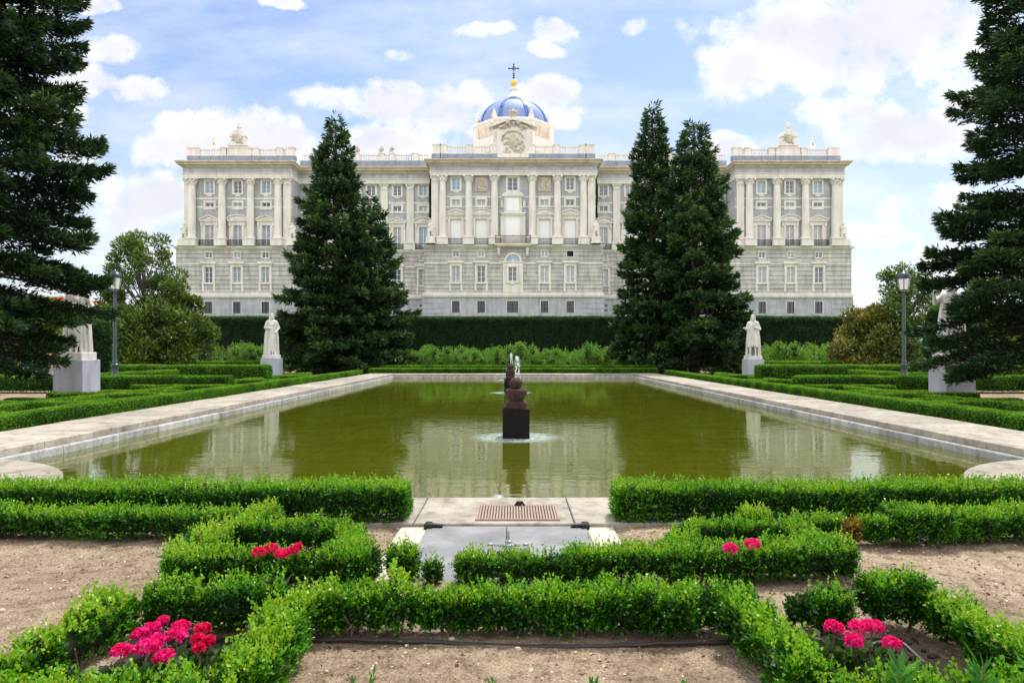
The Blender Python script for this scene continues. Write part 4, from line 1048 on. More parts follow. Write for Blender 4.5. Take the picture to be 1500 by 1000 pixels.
# ------------------------------------------------------------------ conifers
def conifer(label, x, y, H, Rb, L, W, per, seed, zlow=.5, step=.36, nb=6, power=.85, mat='fir', bright=0., foot=.72, group='tall dark firs round the pool'):
    r = np.random.default_rng(seed+700)
    e = empty('conifer_tree', (x, y, 0), label, 'tree', group)
    t = MB(); t.tube([(0,0,-.1),(.05,0,H*.3),(0,.04,H*.65),(0,0,H*.985)], [H*.021,H*.016,H*.009,.02], 10)
    PP, DD, RN = [], [], []
    z = zlow; az = 0
    while z < H*.985:
        q = (z-zlow)/(H-zlow)
        env = Rb*((1-q)**power)*min(1, foot + 2.2*q) + .12
        for b in range(nb if q < .85 else nb-1):
            az += 2.399 + r.normal()*.25
            Lb = env*r.uniform(.72, 1.08)*(1 + .12*math.sin(z*1.7 + az*2))
            rise = r.uniform(-.02,.10) + .55*q; droop = .34*(1-q) + .06
            dh = np.array([math.cos(az), math.sin(az), 0]); sv = np.array([-dh[1], dh[0], 0])
            zb = z + r.normal()*step*.35
            m = int(per*(Lb*Lb*.75 + .25*Lb + .05))
            s = np.sqrt(r.uniform(.02, 1, m)); 
            hw = (.40*Lb*(1-s)**.8 + .10)*1.0
            tq = r.random(m)**.75; sd = np.where(r.random(m) < .5, -1., 1.)
            zc = zb + Lb*(rise*s - droop*s*s + .17*s**5) 
            pos = dh*(s*Lb)[:,None] + sv*(sd*hw*tq)[:,None] + dh*(hw*tq*.55)[:,None]
            pos[:,2] = zc - .28*hw*tq**2 + r.normal(size=m)*.035*(1+Lb*.25)
            d = dh*.75 + sv*(sd*.75)[:,None] + r.normal(size=(m,3))*.45 + np.array([0,0,.22])
            bv = r.normal()*.10
            PP.append(pos); DD.append(d)
            RN.append(np.clip(.36 + bv + .24*(s**2) + .13*r.normal(size=m) + .25*(pos[:,2]-zc+.02)/.2*.3 + bright, 0, 1))  # upper side of each spray painted lighter, as if sunlit
            if Lb > .5:
                t.tube([(0,0,zb), tuple(dh*Lb*.5 + np.array([0,0,zb + Lb*(rise*.5-droop*.25)])), tuple(dh*Lb*.93 + np.array([0,0,zb + Lb*(rise*.93-droop*.86+.12)]))], [.018+.010*Lb,.012+.005*Lb,.006], 4)
        z += step*(1 - .45*q)
    P = np.concatenate(PP); D = np.concatenate(DD); RNa = np.concatenate(RN); n = len(P)
    t.build('trunk', M['bark'], e)
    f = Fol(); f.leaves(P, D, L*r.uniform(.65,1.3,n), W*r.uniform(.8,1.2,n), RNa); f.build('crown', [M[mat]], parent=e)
    return e, n
tot = 0
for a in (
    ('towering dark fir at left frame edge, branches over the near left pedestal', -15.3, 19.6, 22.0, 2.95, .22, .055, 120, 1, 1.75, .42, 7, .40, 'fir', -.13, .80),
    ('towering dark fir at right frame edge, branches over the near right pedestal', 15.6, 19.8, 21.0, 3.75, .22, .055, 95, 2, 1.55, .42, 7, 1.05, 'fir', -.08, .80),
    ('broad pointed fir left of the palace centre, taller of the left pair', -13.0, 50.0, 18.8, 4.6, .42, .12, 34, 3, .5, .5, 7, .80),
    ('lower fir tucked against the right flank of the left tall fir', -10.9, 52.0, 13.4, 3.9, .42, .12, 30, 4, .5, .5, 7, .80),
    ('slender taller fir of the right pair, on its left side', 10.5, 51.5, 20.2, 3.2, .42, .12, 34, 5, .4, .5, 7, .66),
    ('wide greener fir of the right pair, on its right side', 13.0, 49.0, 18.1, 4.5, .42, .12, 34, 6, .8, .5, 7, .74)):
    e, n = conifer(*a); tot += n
print('conifer cards', tot)

tick('--------------- broadleaf')
# ------------------------------------------------------------------ broadleaf trees
def broadleaf(label, x, y, H, W, seed, mat='magnolia', n=20000, L=.24, trunk=.16, ncl=80, group='glossy magnolias beside the palace', low=.12):
    r = np.random.default_rng(seed+500)
    e = empty('magnolia_tree', (x, y, 0), label, 'tree', group)
    u = unit(r.normal(size=(ncl,3))); rad = r.random(ncl)**.45
    q = r.random(ncl)
    zc = H*(low + (.97-low)*q); prof = np.sin(np.clip(.28+q*.60,0,1)*math.pi)**.6*(1.05-.30*q)
    az = r.random(ncl)*6.283
    cl = np.stack([np.cos(az)*W*.5*prof*rad, np.sin(az)*W*.42*prof*rad, zc], 1)
    cr = W*r.uniform(.09,.17,ncl)*(1.1-.35*q)
    k = r.integers(0, ncl, n); d = unit(r.normal(size=(n,3)))
    P = cl[k] + d*((r.random(n)**.45)*cr[k])[:,None]*np.array([1,1,.8])
    D = d*.8 + np.array([0,0,.5]) + r.normal(size=(n,3))*.5
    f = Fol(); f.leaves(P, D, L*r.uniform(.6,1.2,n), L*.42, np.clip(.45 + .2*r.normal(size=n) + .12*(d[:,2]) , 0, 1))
    f.build('crown', [M[mat]], parent=e)
    t = MB(); t.tube([(0,0,-.1),(.1,0,H*.3),(0,.1,H*.8)], [trunk,trunk*.7,.03], 8)
    for i in range(ncl):
        zb = max(.3, cl[i][2]*.62)
        t.tube([(0,0,zb), tuple(cl[i]*np.array([.55,.55,0]) + np.array([0,0,zb*.4+cl[i][2]*.6])), tuple(cl[i])], [.05,.035,.012], 5)
    t.build('trunk', M['bark'], e)
    return e
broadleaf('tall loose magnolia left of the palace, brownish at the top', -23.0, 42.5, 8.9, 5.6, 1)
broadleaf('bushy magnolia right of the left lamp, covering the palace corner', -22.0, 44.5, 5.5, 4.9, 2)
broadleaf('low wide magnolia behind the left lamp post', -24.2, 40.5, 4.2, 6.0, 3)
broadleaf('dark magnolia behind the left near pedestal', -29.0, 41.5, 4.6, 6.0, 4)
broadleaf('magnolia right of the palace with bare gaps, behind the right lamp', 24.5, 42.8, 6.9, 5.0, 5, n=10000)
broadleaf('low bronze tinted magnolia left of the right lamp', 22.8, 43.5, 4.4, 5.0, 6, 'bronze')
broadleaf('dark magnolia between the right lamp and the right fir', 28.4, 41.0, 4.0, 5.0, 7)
hedge('clipped_cypress', 'dark clipped conical cypress beside the right near statue', [(19.6,31),(19.8,31)], 1.6, 4.0, .08, 1200, cat='shrub', mat='yew', amp=.05, freq=2, n=2.6, seed=95)
hedge('clipped_cypress', 'dark clipped conical cypress beside the left near statue', [(-19.4,31),(-19.2,31)], 1.5, 3.4, .08, 1200, cat='shrub', mat='yew', amp=.05, freq=2, n=2.6, seed=96)

# ------------------------------------------------------------------ lamps
def lamp(label, x, y, H):
    e = empty('street_lamp', (x, y, 0), label, 'street lamp', 'garden lamp posts')
    g = MB(); g.lathe([(.22,0),(.22,.12),(.19,.16),(.17,.5),(.19,.54),(.19,.60),(.14,.66),(.12,1.0),(.145,1.04),(.145,1.10),(.10,1.15),(.11,1.22),(.085,1.28)], 0, 0, 14); g.build('base', M['lampiron'], e, smooth=True)
    g = MB(); g.lathe([(.082,1.28),(.062,H-1.12),(.085,H-1.10),(.085,H-1.05),(.05,H-1.02),(.05,H-.92),(.10,H-.86)], 0, 0, 12); g.build('pole', M['lampiron'], e, smooth=True)
    g = MB(); g.lathe([(.10,H-.86),(.16,H-.82),(.235,H-.34),(.235,H-.33)], 0, 0, 12); g.build('lantern', M['lampglass'], e)
    g = MB()
    for k in range(6):
        a = k*math.pi/3; g.tube([(.165*math.cos(a),.165*math.sin(a),H-.82),(.243*math.cos(a),.243*math.sin(a),H-.34)], .014, 4)
    g.lathe([(.17,H-.845),(.175,H-.80),(.165,H-.795)], 0, 0, 12); g.build('lantern_frame', M['lampcap'], e)
    g = MB(); g.lathe([(.27,H-.345),(.28,H-.30),(.25,H-.22),(.19,H-.13),(.12,H-.09),(.11,H-.06),(.05,H-.03),(.035,H-.005),(.01,H+.02)], 0, 0, 16); g.build('cap', M['lampcap'], e, smooth=True)
    return e
lamp('grey iron lamp post with domed lantern on the left', GX(168.5,28), 28, GZ(395,28))
lamp('grey iron lamp post with domed lantern on the right', GX(1324,28), 28, GZ(396,28))
lamp('distant lamp post seen at the right end of the tall hedge', GX(1253,57), 57, GZ(462,57))

# orange roofed building at far left
bl = empty('garden_building', (-52, 72, 0), 'low building with orange tiled roof behind the left fir', 'building')
g = MB(); g.box(-9,9,-4,5,-.2,4.9); g.build('wall', M['pinkwall'], bl)
g = MB(); g.prism([(-9.6,4.9),(9.6,4.9),(9.6,5.05),(7.5,7.0),(-7.5,7.0),(-9.6,5.05)], -4.6, 5.6); g.build('roof', M['tile'], bl)
for x in (-6,-2,2,6):
    g = MB(); g.box(x-.6,x+.6,-4.06,-4.002,1.6,3.4); wf = g.build('window', M['white'], bl)
    g = MB(); g.box(x-.5,x+.5,-4.075,-4.062,1.7,3.3); g.build('pane', M['pane'], wf)

# slope and terrace that carry the palace
g = MB()
prof = [(62.5,0),(64,2.6),(112,6.4),(124,7.0),(260,7.0)]
for (y0,z0),(y1,z1) in zip(prof, prof[1:]): g.add([(-110,y0,z0+.01),(110,y0,z0+.01),(110,y1,z1+.01),(-110,y1,z1+.01)], [(0,1,2,3)])
for sg in (-110,110): g.add([(sg,y,z) for y,z in prof]+[(sg,260,-.1),(sg,62.5,-.1)], [tuple(range(7))])
tag(g.build('terrace', M['grass']), kind='structure')

tick('------------------ palace')
# ------------------------------------------------------------------ palace
pal = empty('palace', (0, 133, 7), 'huge pale stone palace with columns, balconies and blue dome behind the garden', 'palace')
PO = Vector((0, 133, 7))
def pb(mb, name, mat, parent=None, smooth=False, loc=None):
    """build palace part: world coordinates -> palace local"""
    o = mb.build(name, mat, None, loc=loc or PO, smooth=smooth)
    if loc is None:
        o.parent = parent or pal; o.location = (0,0,0)
        if parent: o.location = (0,0,0)
    return o
def wallgrid(mb, xs, zs, depth, y):
    """front wall as a relief of cells; depth(i,j) gives how far each cell lies behind the plane y"""
    nx, nz = len(xs)-1, len(zs)-1
    D = [[depth((xs[i]+xs[i+1])/2, (zs[j]+zs[j+1])/2) for j in range(nz)] for i in range(nx)]
    for i in range(nx):
        for j in range(nz):
            d = D[i][j]; x0,x1,z0,z1 = xs[i],xs[i+1],zs[j],zs[j+1]
            mb.add([(x0,y+d,z0),(x1,y+d,z0),(x1,y+d,z1),(x0,y+d,z1)], [(0,1,2,3)])
            if i+1 < nx and abs(D[i+1][j]-d) > 1e-6:
                e = D[i+1][j]; mb.add([(x1,y+d,z0),(x1,y+e,z0),(x1,y+e,z1),(x1,y+d,z1)], [(0,1,2,3)])
            if j+1 < nz and abs(D[i][j+1]-d) > 1e-6:
                e = D[i][j+1]; mb.add([(x0,y+d,z1),(x0,y+e,z1),(x1,y+e,z1),(x1,y+d,z1)], [(0,1,2,3)])
def uniq(l):
    out = []
    for v in sorted(l):
        if not out or v - out[-1] > 1e-4: out.append(v)
    return out
# mesh caches in local coordinates, centred on the opening
cache = {}
def win_mesh(kind, w, h):
    """surround + frame mesh (origin at opening centre on the wall plane) and pane mesh"""
    key = (kind, round(w,2), round(h,2))
    if key in cache: return cache[key]
    s = MB(); a, b = w/2, h/2
    def sur(t, pj):  # moulded surround
        s.box(-a-t,-a+.001,-pj,.02,-b-t*.0,b+t); s.box(a-.001,a+t,-pj,.02,-b,b+t); s.box(-a+.001,a-.001,-pj,.02,b,b+t)
    if kind == 'upper':
        sur(.32,.16); s.box(-a-.32,a+.32,-.16,.02,-b-.32,-b-.002); s.prism([(-.6,-b-.32),(.6,-b-.32),(.35,-b-.62),(-.35,-b-.62)], -.12, .02)
    elif kind == 'mezz':
        sur(.38,.14); s.box(-a-.38,a+.38,-.14,.02,-b-.38,-b-.002)
    elif kind == 'small':
        sur(.14,.08); s.box(-a-.14,a+.14,-.08,.02,-b-.14,-b-.002)
    elif kind == 'hood':
        sur(.42,.18); s.box(-a-.55,a+.55,-.22,.02,-b-.28,-b-.002)
        s.box(-a-.5,-a-.1,-.14,.02,-b-1.75,-b-.285); s.box(a+.1,a+.5,-.14,.02,-b-1.75,-b-.285)
        s.box(-a-.6,a+.6,-.3,.02,b+.425,b+.62); s.box(-a-.78,a+.78,-.5,.02,b+.622,b+.78); s.prism([(-a-.78,b+.782),(a+.78,b+.782),(a+.5,b+1.0),(-a-.5,b+1.0)], -.45, .02)
    elif kind == 'base':
        sur(.12,.05)
    elif kind in ('tri','seg'):
        sur(.40,.2)
        s.box(-a-.85,-a-.403,-.12,.02,-b,b+.2); s.box(a+.403,a+.85,-.12,.02,-b,b+.2)
        for sx in (-1,1): s.box(sx*(a+.62)-.18, sx*(a+.62)+.18, -.4, .02, b-.2, b+.55)
        s.box(-a-.9,a+.9,-.25,.02,b+.405,b+.72); s.box(-a-1.05,a+1.05,-.55,.02,b+.722,b+.92)
        W = a+1.1
        if kind == 'tri':
            s.prism([(-W,b+.922),(W,b+.922),(W,b+1.02),(0,b+1.75),(-W,b+1.02)], -.3, .02)
            s.add([(-W,-.6,b+1.02),(0,-.6,b+1.75),(0,-.6,b+1.98),(-W-.1,-.6,b+1.2),(-W,.0,b+1.02),(0,.0,b+1.75),(0,.0,b+1.98),(-W-.1,.0,b+1.2)], [(0,1,2,3),(0,4,5,1),(3,2,6,7),(0,3,7,4)])
            s.add([(W,-.6,b+1.02),(0,-.6,b+1.75),(0,-.6,b+1.98),(W+.1,-.6,b+1.2),(W,.0,b+1.02),(0,.0,b+1.75),(0,.0,b+1.98),(W+.1,.0,b+1.2)], [(0,1,2,3),(0,4,5,1),(3,2,6,7),(0,3,7,4)])
        else:
            arc = [(W*math.cos(t), b+1.0+.85*math.sin(t)) for t in np.linspace(math.pi, 0, 13)]
            s.prism([(-W,b+.922),(W,b+.922)] + arc[::-1], -.3, .02)
            for (x0,z0),(x1,z1) in zip(arc, arc[1:]):
                s.add([(x0,-.6,z0),(x1,-.6,z1),(x1*1.04,-.6,z1+.2),(x0*1.04,-.6,z0+.2),(x0,0,z0),(x1,0,z1),(x1*1.04,0,z1+.2),(x0*1.04,0,z0+.2)], [(0,1,2,3),(0,4,5,1),(3,2,6,7)])
        s.blob((0,-.32,b+1.25),(.42,.2,.28)); s.blob((-.55,-.3,b+1.12),(.28,.15,.14)); s.blob((.55,-.3,b+1.12),(.28,.15,.14))
    # sash frame
    fr = MB(); t = .07
    fr.box(-a,-a+t*1.4,.16,.24,-b,b); fr.box(a-t*1.4,a,.16,.24,-b,b); fr.box(-a+t*1.4,a-t*1.4,.16,.24,b-t*1.4,b); fr.box(-a+t*1.4,a-t*1.4,.16,.24,-b,-b+t*1.4)
    fr.box(-t,t,.15,.23,-b+t*1.4,b-t*1.4)
    nr = {'upper':3,'mezz':1,'small':2,'hood':3,'base':3,'tri':3,'seg':3}[kind]
    for k in range(1, nr):
        z = -b + h*k/nr; fr.box(-a+t*1.4,-t,.17,.22,z-.03,z+.03); fr.box(t,a-t*1.4,.17,.22,z-.03,z+.03)
    p = MB(); p.box(-a+.01,a-.01,.26,.29,-b+.01,b-.01)
    def mk(m, nm):
        me = bpy.data.meshes.new(nm); me.from_pydata(m.v, [], m.f); me.update()
        bm = bmesh.new(); bm.from_mesh(me); bmesh.ops.recalc_face_normals(bm, faces=bm.faces); bm.to_mesh(me); bm.free(); return me
    ms, mf, mp = mk(s, kind+'_surround'), mk(fr, 'sash'), mk(p, 'pane')
    ms.materials.append(M['lime']); mf.materials.append(M['white'])
    cache[key] = (ms, mf, mp); return cache[key]
pane_cache = {}
def add_window(kind, x, y, z, w, h, pane, label=None, frame=None):
    nm = {'upper':'upper_window','mezz':'mezzanine_window','small':'small_window','hood':'hooded_window','base':'basement_window','tri':'balcony_window','seg':'balcony_window'}[kind]
    ms, mf, mp = win_mesh(kind, w, h)
    o = bpy.data.objects.new(nm, ms); COL.objects.link(o); o.parent = pal; o.location = Vector((x,y,z)) - PO
    if label: o['label'] = label
    if pane not in ('blind', 'hole'):
        fo = bpy.data.objects.new('sash', mf); COL.objects.link(fo); fo.parent = o
        if kind == 'base':
            key=('iron',w,h)
            if key not in pane_cache:
                m2 = mf.copy(); m2.materials.clear(); m2.materials.append(M['iron']); pane_cache[key]=m2
            fo.data = pane_cache[key]
    key = (mp.name, pane)
    if key not in pane_cache:
        m2 = mp.copy(); m2.materials.append(M[{'dark':'pane','blue':'paneblue','curt':'panecurt','blind':'blind','black':'paneblack','hole':'dark'}[pane]]); pane_cache[key] = m2
    po = bpy.data.objects.new('blind' if pane == 'blind' else 'pane', pane_cache[key]); COL.objects.link(po); po.parent = o
    return o
def railing(x, y, z, w, depth, hgt, label=None):
    g = MB(); n = max(4, int(w/.21))
    y0 = y-depth
    g.box(x-w/2,x+w/2,y0-.03,y0+.03,z+hgt-.06,z+hgt+.03); g.box(x-w/2,x+w/2,y0-.03,y0+.03,z+.05,z+.13)
    for k in range(n+1):
        xx = x-w/2+.03 + (w-.06)*k/n; g.box(xx-.034,xx+.034,y0-.03,y0+.03,z+.13,z+hgt-.06)
    for k in range(0, n+1, max(1, n//4)):
        xx = x-w/2+.03 + (w-.06)*k/n; g.box(xx-.045,xx+.045,y0-.045,y0+.045,z+.0,z+hgt+.12)
    for sx in (-1,1):
        xx = x+sx*(w/2-.03); g.box(xx-.03,xx+.03,y0+.045,y,z+hgt-.06,z+hgt); g.box(xx-.03,xx+.03,y0+.045,y,z+.08,z+.13)
        for k in range(1,4): yy = y0 + depth*k/4; g.box(xx-.02,xx+.02,yy-.02,yy+.02,z+.13,z+hgt-.06)
    o = pb(g, 'balcony_railing', M['iron'])
    if label: o['label'] = label
def column_mesh(h, r, pilaster=False, hped=1.45):
    key = ('col', round(h,2), r, pilaster)
    if key in cache: return cache[key]
    g = MB(); hc = 1.35
    g.box(-r*1.55,r*1.55,-r*1.55,r*.6,0,hped-.2); g.box(-r*1.7,r*1.7,-r*1.7,r*.6,hped-.198,hped); g.box(-r*1.7,r*1.7,-r*1.7,r*.6,-.001-.0,.22) if False else None
    if not pilaster:
        g.lathe([(r*1.4,hped+.002),(r*1.4,hped+.18),(r*1.15,hped+.3),(r*1.2,hped+.42),(r*1.0,hped+.5),(r*1.0,hped+.3*h),(r*.96,hped+.6*h-.8),(r*.85,h-hc),(r*.95,h-hc+.06),(r*.85,h-hc+.12)], 0, 0, 20)
        g.lathe([(r*.84,h-hc+.12),(r*.88,h-hc+.5),(r*1.0,h-.4),(r*1.35,h-.22)], 0, 0, 16)
        for k in range(8):
            a = k*math.pi/4 + .39; g.blob((math.cos(a)*r*1.0, math.sin(a)*r*1.0, h-hc+.45),(.16,.16,.3),6,5)
            a = k*math.pi/4; g.blob((math.cos(a)*r*1.08, math.sin(a)*r*1.08, h-hc+.75),(.16,.16,.24),6,5)
        for sx in (-1,1):
            for sy in (-1,1): g.blob((sx*r*1.12, sy*r*1.12, h-.36),(.24,.24,.22),8,6)
    else:
        g.box(-r*1.2,r*1.2,-r*.5,r*.5,hped+.002,hped+.4); g.box(-r,r,-r*.35,r*.5,hped+.402,h-hc); g.box(-r*1.02,r*1.02,-r*.4,r*.5,h-hc+.002,h-hc+.14)
        g.box(-r*.98,r*.98,-r*.38,r*.5,h-hc+.142,h-.22)
        for k in (-1,0,1):
            g.blob((k*r*.62,-r*.42,h-hc+.42),(.2,.14,.24),6,5)
        for k in (-1,1): g.blob((k*r*.98,-r*.45,h-.38),(.26,.2,.22),8,6)
    g.box(-r*1.35,r*1.35,-r*1.35 if not pilaster else -r*.75,r*.6,h-.218,h)
    me = bpy.data.meshes.new('column'); me.from_pydata(g.v, [], g.f); me.update()
    bm = bmesh.new(); bm.from_mesh(me); bmesh.ops.recalc_face_normals(bm, faces=bm.faces); bm.to_mesh(me); bm.free()
    me.polygons.foreach_set('use_smooth', np.ones(len(me.polygons), dtype=bool))
    try: me.set_sharp_from_angle(angle=R(35))
    except Exception: pass
    me.materials.append(M['lime']); cache[key] = me; return me
def add_column(px, Y, py0, py1, r, pilaster=False, out=.75):
    z0 = GZ(py0, Y-1.0); z1 = GZ(py1, Y-.9)
    me = column_mesh(z1-z0, r, pilaster)
    o = bpy.data.objects.new('pilaster' if pilaster else 'column', me); COL.objects.link(o); o.parent = pal
    o.location = Vector((GX(px,Y), Y - (out if not pilaster else .1), z0)) - PO
def stacked(name, x0, x1, Y, depth, steps, mat, ends=(.62,.62)):
    """horizontal moulding: steps = [(z0,z1,projection)]"""
    g = MB()
    for z0, z1, p in steps: g.box(x0-p*ends[0], x1+p*ends[1], Y-p, Y+depth, z0, z1-.002)
    return pb(g, name, mat)
balu_total = []
def balustrade(px0, px1, Y, py_top, py_bot, py_plinth, peds, depth=.5, blank=()):
    """plinth, pedestals, balusters and rails; peds = list of (px0,px1)"""
    zt, zb, zp = GZ(py_top,Y), GZ(py_bot,Y), GZ(py_plinth,Y)
    g = MB(); g.box(GX(px0,Y),GX(px1,Y),Y-.1,Y+.9,zp,zb-.002)
    for (a,b) in peds: g.box(GX(a,Y)-.1,GX(b,Y)+.1,Y-.22,Y+.95,zp+.001,zb-.003)
    pb(g, 'parapet_plinth', M['granite2'])
    g = MB()
    for (a,b) in peds:
        g.box(GX(a,Y),GX(b,Y),Y-.05,Y+.75,zb,zt+.1); g.box(GX(a,Y)-.12,GX(b,Y)+.12,Y-.17,Y+.87,zt+.102,zt+.32); g.box(GX(a,Y)-.08,GX(b,Y)+.08,Y-.13,Y+.8,zb+.001,zb+.28)
    ed = sorted([px0] + [v for p in peds for v in p] + [px1])
    gaps = [(ed[i], ed[i+1]) for i in range(0, len(ed)-1, 2)]
    for (a,b) in gaps:
        xa, xb = GX(a,Y), GX(b,Y)
        if xb-xa < .6: continue
        g.box(xa+.121,xb-.121,Y+.1,Y+.6,zt-.22,zt+.05); g.box(xa+.081,xb-.081,Y+.1,Y+.6,zb+.001,zb+.25)
        n = max(1, int((xb-xa)/.46)); H = zt-.22-zb-.25
        for k in range(n):
            x = xa + (xb-xa)*(k+.5)/n
            g.lathe([(.09,zb+.25),(.09,zb+.25+H*.12),(.16,zb+.25+H*.35),(.14,zb+.25+H*.5),(.07,zb+.25+H*.75),(.10,zb+.25+H*.9),(.11,zb+.25+H)], x, Y+.35, 8)
    return pb(g, 'balustrade', M['lime'])
def urn(x, y, z, h, name='urn'):
    g = MB(); r = h*.2
    g.box(x-r*1.1,x+r*1.1,y-r*1.1,y+r*1.1,z-.05,z+h*.18)
    g.lathe([(r*.5,z+h*.18),(r*.35,z+h*.26),(r*.9,z+h*.42),(r*1.0,z+h*.56),(r*.6,z+h*.66),(r*.75,z+h*.7),(r*.35,z+h*.8),(r*.42,z+h*.87),(r*.1,z+h)], x, y, 12)
    return pb(g, name, M['lime'], smooth=True)

PRJ = dict(cor_t=2.2, cor_b=1.3, fr_b=1.0, arch_b=.9, ledge_t=1.0, ledge_b=.7, band_t=.6, band_b=.7)
def block(bx0, bx1, cx0, cx1, Y, lv, bays, cols, body_depth, ends=(1,1), inner=None):
    """one facade block. bx: px limits of the rusticated storey, cx: px limits of the column storey"""
    z = {k: GZ(v, Y - PRJ.get(k, 0)) for k, v in lv.items() if k != 'bands'}
    X0, X1, C0, C1 = GX(bx0,Y), GX(bx1,Y), GX(cx0,Y), GX(cx1,Y)
    holes = []      # x0,x1,z0,z1
    wins = []
    for b in bays:
        x = GX(b['px'], Y)
        for (kind, py0, py1, wpx, pane, lab) in b['w']:
            h = (py1-py0)*Y/1000; w = wpx*Y/1000; zc = GZ((py0+py1)/2, Y)
            yy = Y if py0 < lv['ledge_t'] else Y-.45
            wins.append((kind, x, yy, zc, w, h, pane, lab)); holes.append((x-w/2, x+w/2, zc-h/2, zc+h/2))
    # rusticated storey plane is .45 in front of the column storey wall
    g = MB(); zb0 = z['band_t']; zs = [zb0, z['ledge_b']]; n = max(4, round((z['ledge_b']-zb0)/.82)); st = (z['ledge_b']-zb0)/n
    for k in range(1, n): zs += [zb0+k*st-.075, zb0+k*st+.075]
    hh = [q for q in holes if q[3] < z['ledge_b']+.01 and q[2] > zb0-.01]
    xs = [X0,X1]
    for q in hh: xs += [q[0],q[1]]; zs += [q[2],q[3]]
    def dep(x, zz):
        for q in hh:
            if q[0] < x < q[1] and q[2] < zz < q[3]: return .5
        t = (zz-zb0)/st; return .16 if abs(t-round(t))*st < .075 and .3 < t < n-.3 else 0.
    wallgrid(g, uniq(xs), uniq(zs), dep, Y-.45)
    for X in (X0, X1): g.add([(X,Y-.45,zb0),(X,Y+body_depth,zb0),(X,Y+body_depth,z['ledge_b']),(X,Y-.45,z['ledge_b'])], [(0,1,2,3)])
    pb(g, 'rusticated_wall', M['rust'])
    # basement storey
    g = MB(); hh2 = [q for q in holes if q[3] < z['band_b']+.01]
    xs = [X0-.35,X1+.35]; zs = [6.5, z['band_b']]
    for q in hh2: xs += [q[0],q[1]]; zs += [q[2],q[3]]
    wallgrid(g, uniq(xs), uniq(zs), lambda x, zz: .5 if any(q[0] < x < q[1] and q[2] < zz < q[3] for q in hh2) else 0., Y-.45)
    for X in (X0-.35, X1+.35): g.add([(X,Y-.45,6.5),(X,Y+body_depth,6.5),(X,Y+body_depth,z['band_b']),(X,Y-.45,z['band_b'])], [(0,1,2,3)])
    # quoin courses of the basement ends
    for sx, X in ((1, X0-.35), (-1, X1+.35)):
        for k in range(3):
            za = z['band_b'] - .55 - k*1.0
            a, b = sorted((X - sx*.04, X + sx*4.2)); g.box(a, b, Y-.52, Y-.452, za-.62, za)
    pb(g, 'basement_wall', M['granite'])
    # upper wall
    g = MB(); hh3 = [q for q in holes if q[2] > z['ledge_t']-.3]
    xs = [C0,C1]; zs = [z['ledge_t'], z['arch_b']]
    for q in hh3: xs += [q[0],q[1]]; zs += [q[2],q[3]]
    wallgrid(g, uniq(xs), uniq(zs), lambda x, zz: .5 if any(q[0] < x < q[1] and q[2] < zz < q[3] for q in hh3) else 0., Y)
    for X in (C0, C1): g.add([(X,Y,z['ledge_t']),(X,Y+body_depth,z['ledge_t']),(X,Y+body_depth,z['arch_b']),(X,Y,z['arch_b'])], [(0,1,2,3)])
    pb(g, 'upper_wall', M['granite'])
    e0, e1 = ends
    stacked('base_band', X0, X1, Y-.45, body_depth, [(z['band_b'],z['band_b']+.25,.3),(z['band_b']+.25,z['band_t']-.12,.42),(z['band_t']-.12,z['band_t'],.25)], M['lime'])
    hg = z['ledge_t']-z['ledge_b']
    stacked('ledge', X0, X1, Y-.45, body_depth, [(z['ledge_b'],z['ledge_b']+hg*.35,.18),(z['ledge_b']+hg*.35,z['ledge_b']+hg*.7,.5),(z['ledge_b']+hg*.7,z['ledge_t'],.65)], M['lime'])
    # string courses cut round the hooded windows
    sc = (lv['string'], lv['string']+2.2); zs0, zs1 = GZ(sc[1],Y), GZ(sc[0],Y); g = MB()
    g.box(X0-.08,X1+.08,Y-.57,Y-.43,zs0,zs1); pb(g, 'string_course', M['lime'])
    # entablature
    ov = .95
    stacked('architrave', C0, C1, Y-.5, body_depth, [(z['arch_b'],z['arch_b']+.35,ov-.62),(z['arch_b']+.35,z['fr_b']-.15,ov-.55),(z['fr_b']-.15,z['fr_b'],ov-.38)], M['lime'])
    stacked('frieze', C0, C1, Y-.5, body_depth, [(z['fr_b'],z['cor_b'],ov-.6)], M['granite'])
    hc = z['cor_t']-z['cor_b']
    stacked('cornice', C0, C1, Y-.5, body_depth, [(z['cor_b'],z['cor_b']+hc*.2,ov-.35),(z['cor_b']+hc*.2,z['cor_b']+hc*.38,ov-.1),(z['cor_b']+hc*.38,z['cor_b']+hc*.62,ov+.45),(z['cor_b']+hc*.62,z['cor_b']+hc*.82,ov+.7),(z['cor_b']+hc*.82,z['cor_t'],ov+.95)], M['limedark'])
    # thin bands of the upper wall
    for py in lv['bands']:
        g = MB(); zc = GZ(py, Y); g.box(C0-.05,C1+.05,Y-.07,Y+.02,zc-.16,zc+.16); pb(g, 'wall_band', M['lime'])
    for wn_ in wins: add_window(*wn_)
    # flat roof
    g = MB(); g.add([(C0,Y+.3,z['cor_t']-.3),(C1,Y+.3,z['cor_t']-.3),(C1,Y+body_depth,z['cor_t']-.3),(C0,Y+body_depth,z['cor_t']-.3)], [(0,1,2,3)]); pb(g, 'roof', M['granite2'])
    return z

rw = random.Random(9)
def bay(px, kind, up, mezz, main, small, hood, base, dy=0, rows=None, wm=9.6):
    r = rows
    L = []
    if up: L.append(('upper', r['up'][0], r['up'][1], 11.5, up, None))
    if mezz: L.append(('mezz', r['mz'][0], r['mz'][1], 12, mezz, None))
    if main: L.append((kind, r['mn'][0], r['mn'][1], r.get('mw', 12), main, None))
    if small: L.append(('small', r['sm'][0], r['sm'][1], 9.5, small, None))
    if hood: L.append(('hood', r['hd'][0], r['hd'][1], 11.8, hood, None))
    if base: L.append(('base', r['bs'][0], r['bs'][1], 11.2, 'black', None))
    return dict(px=px, w=L)

YC = 133.0
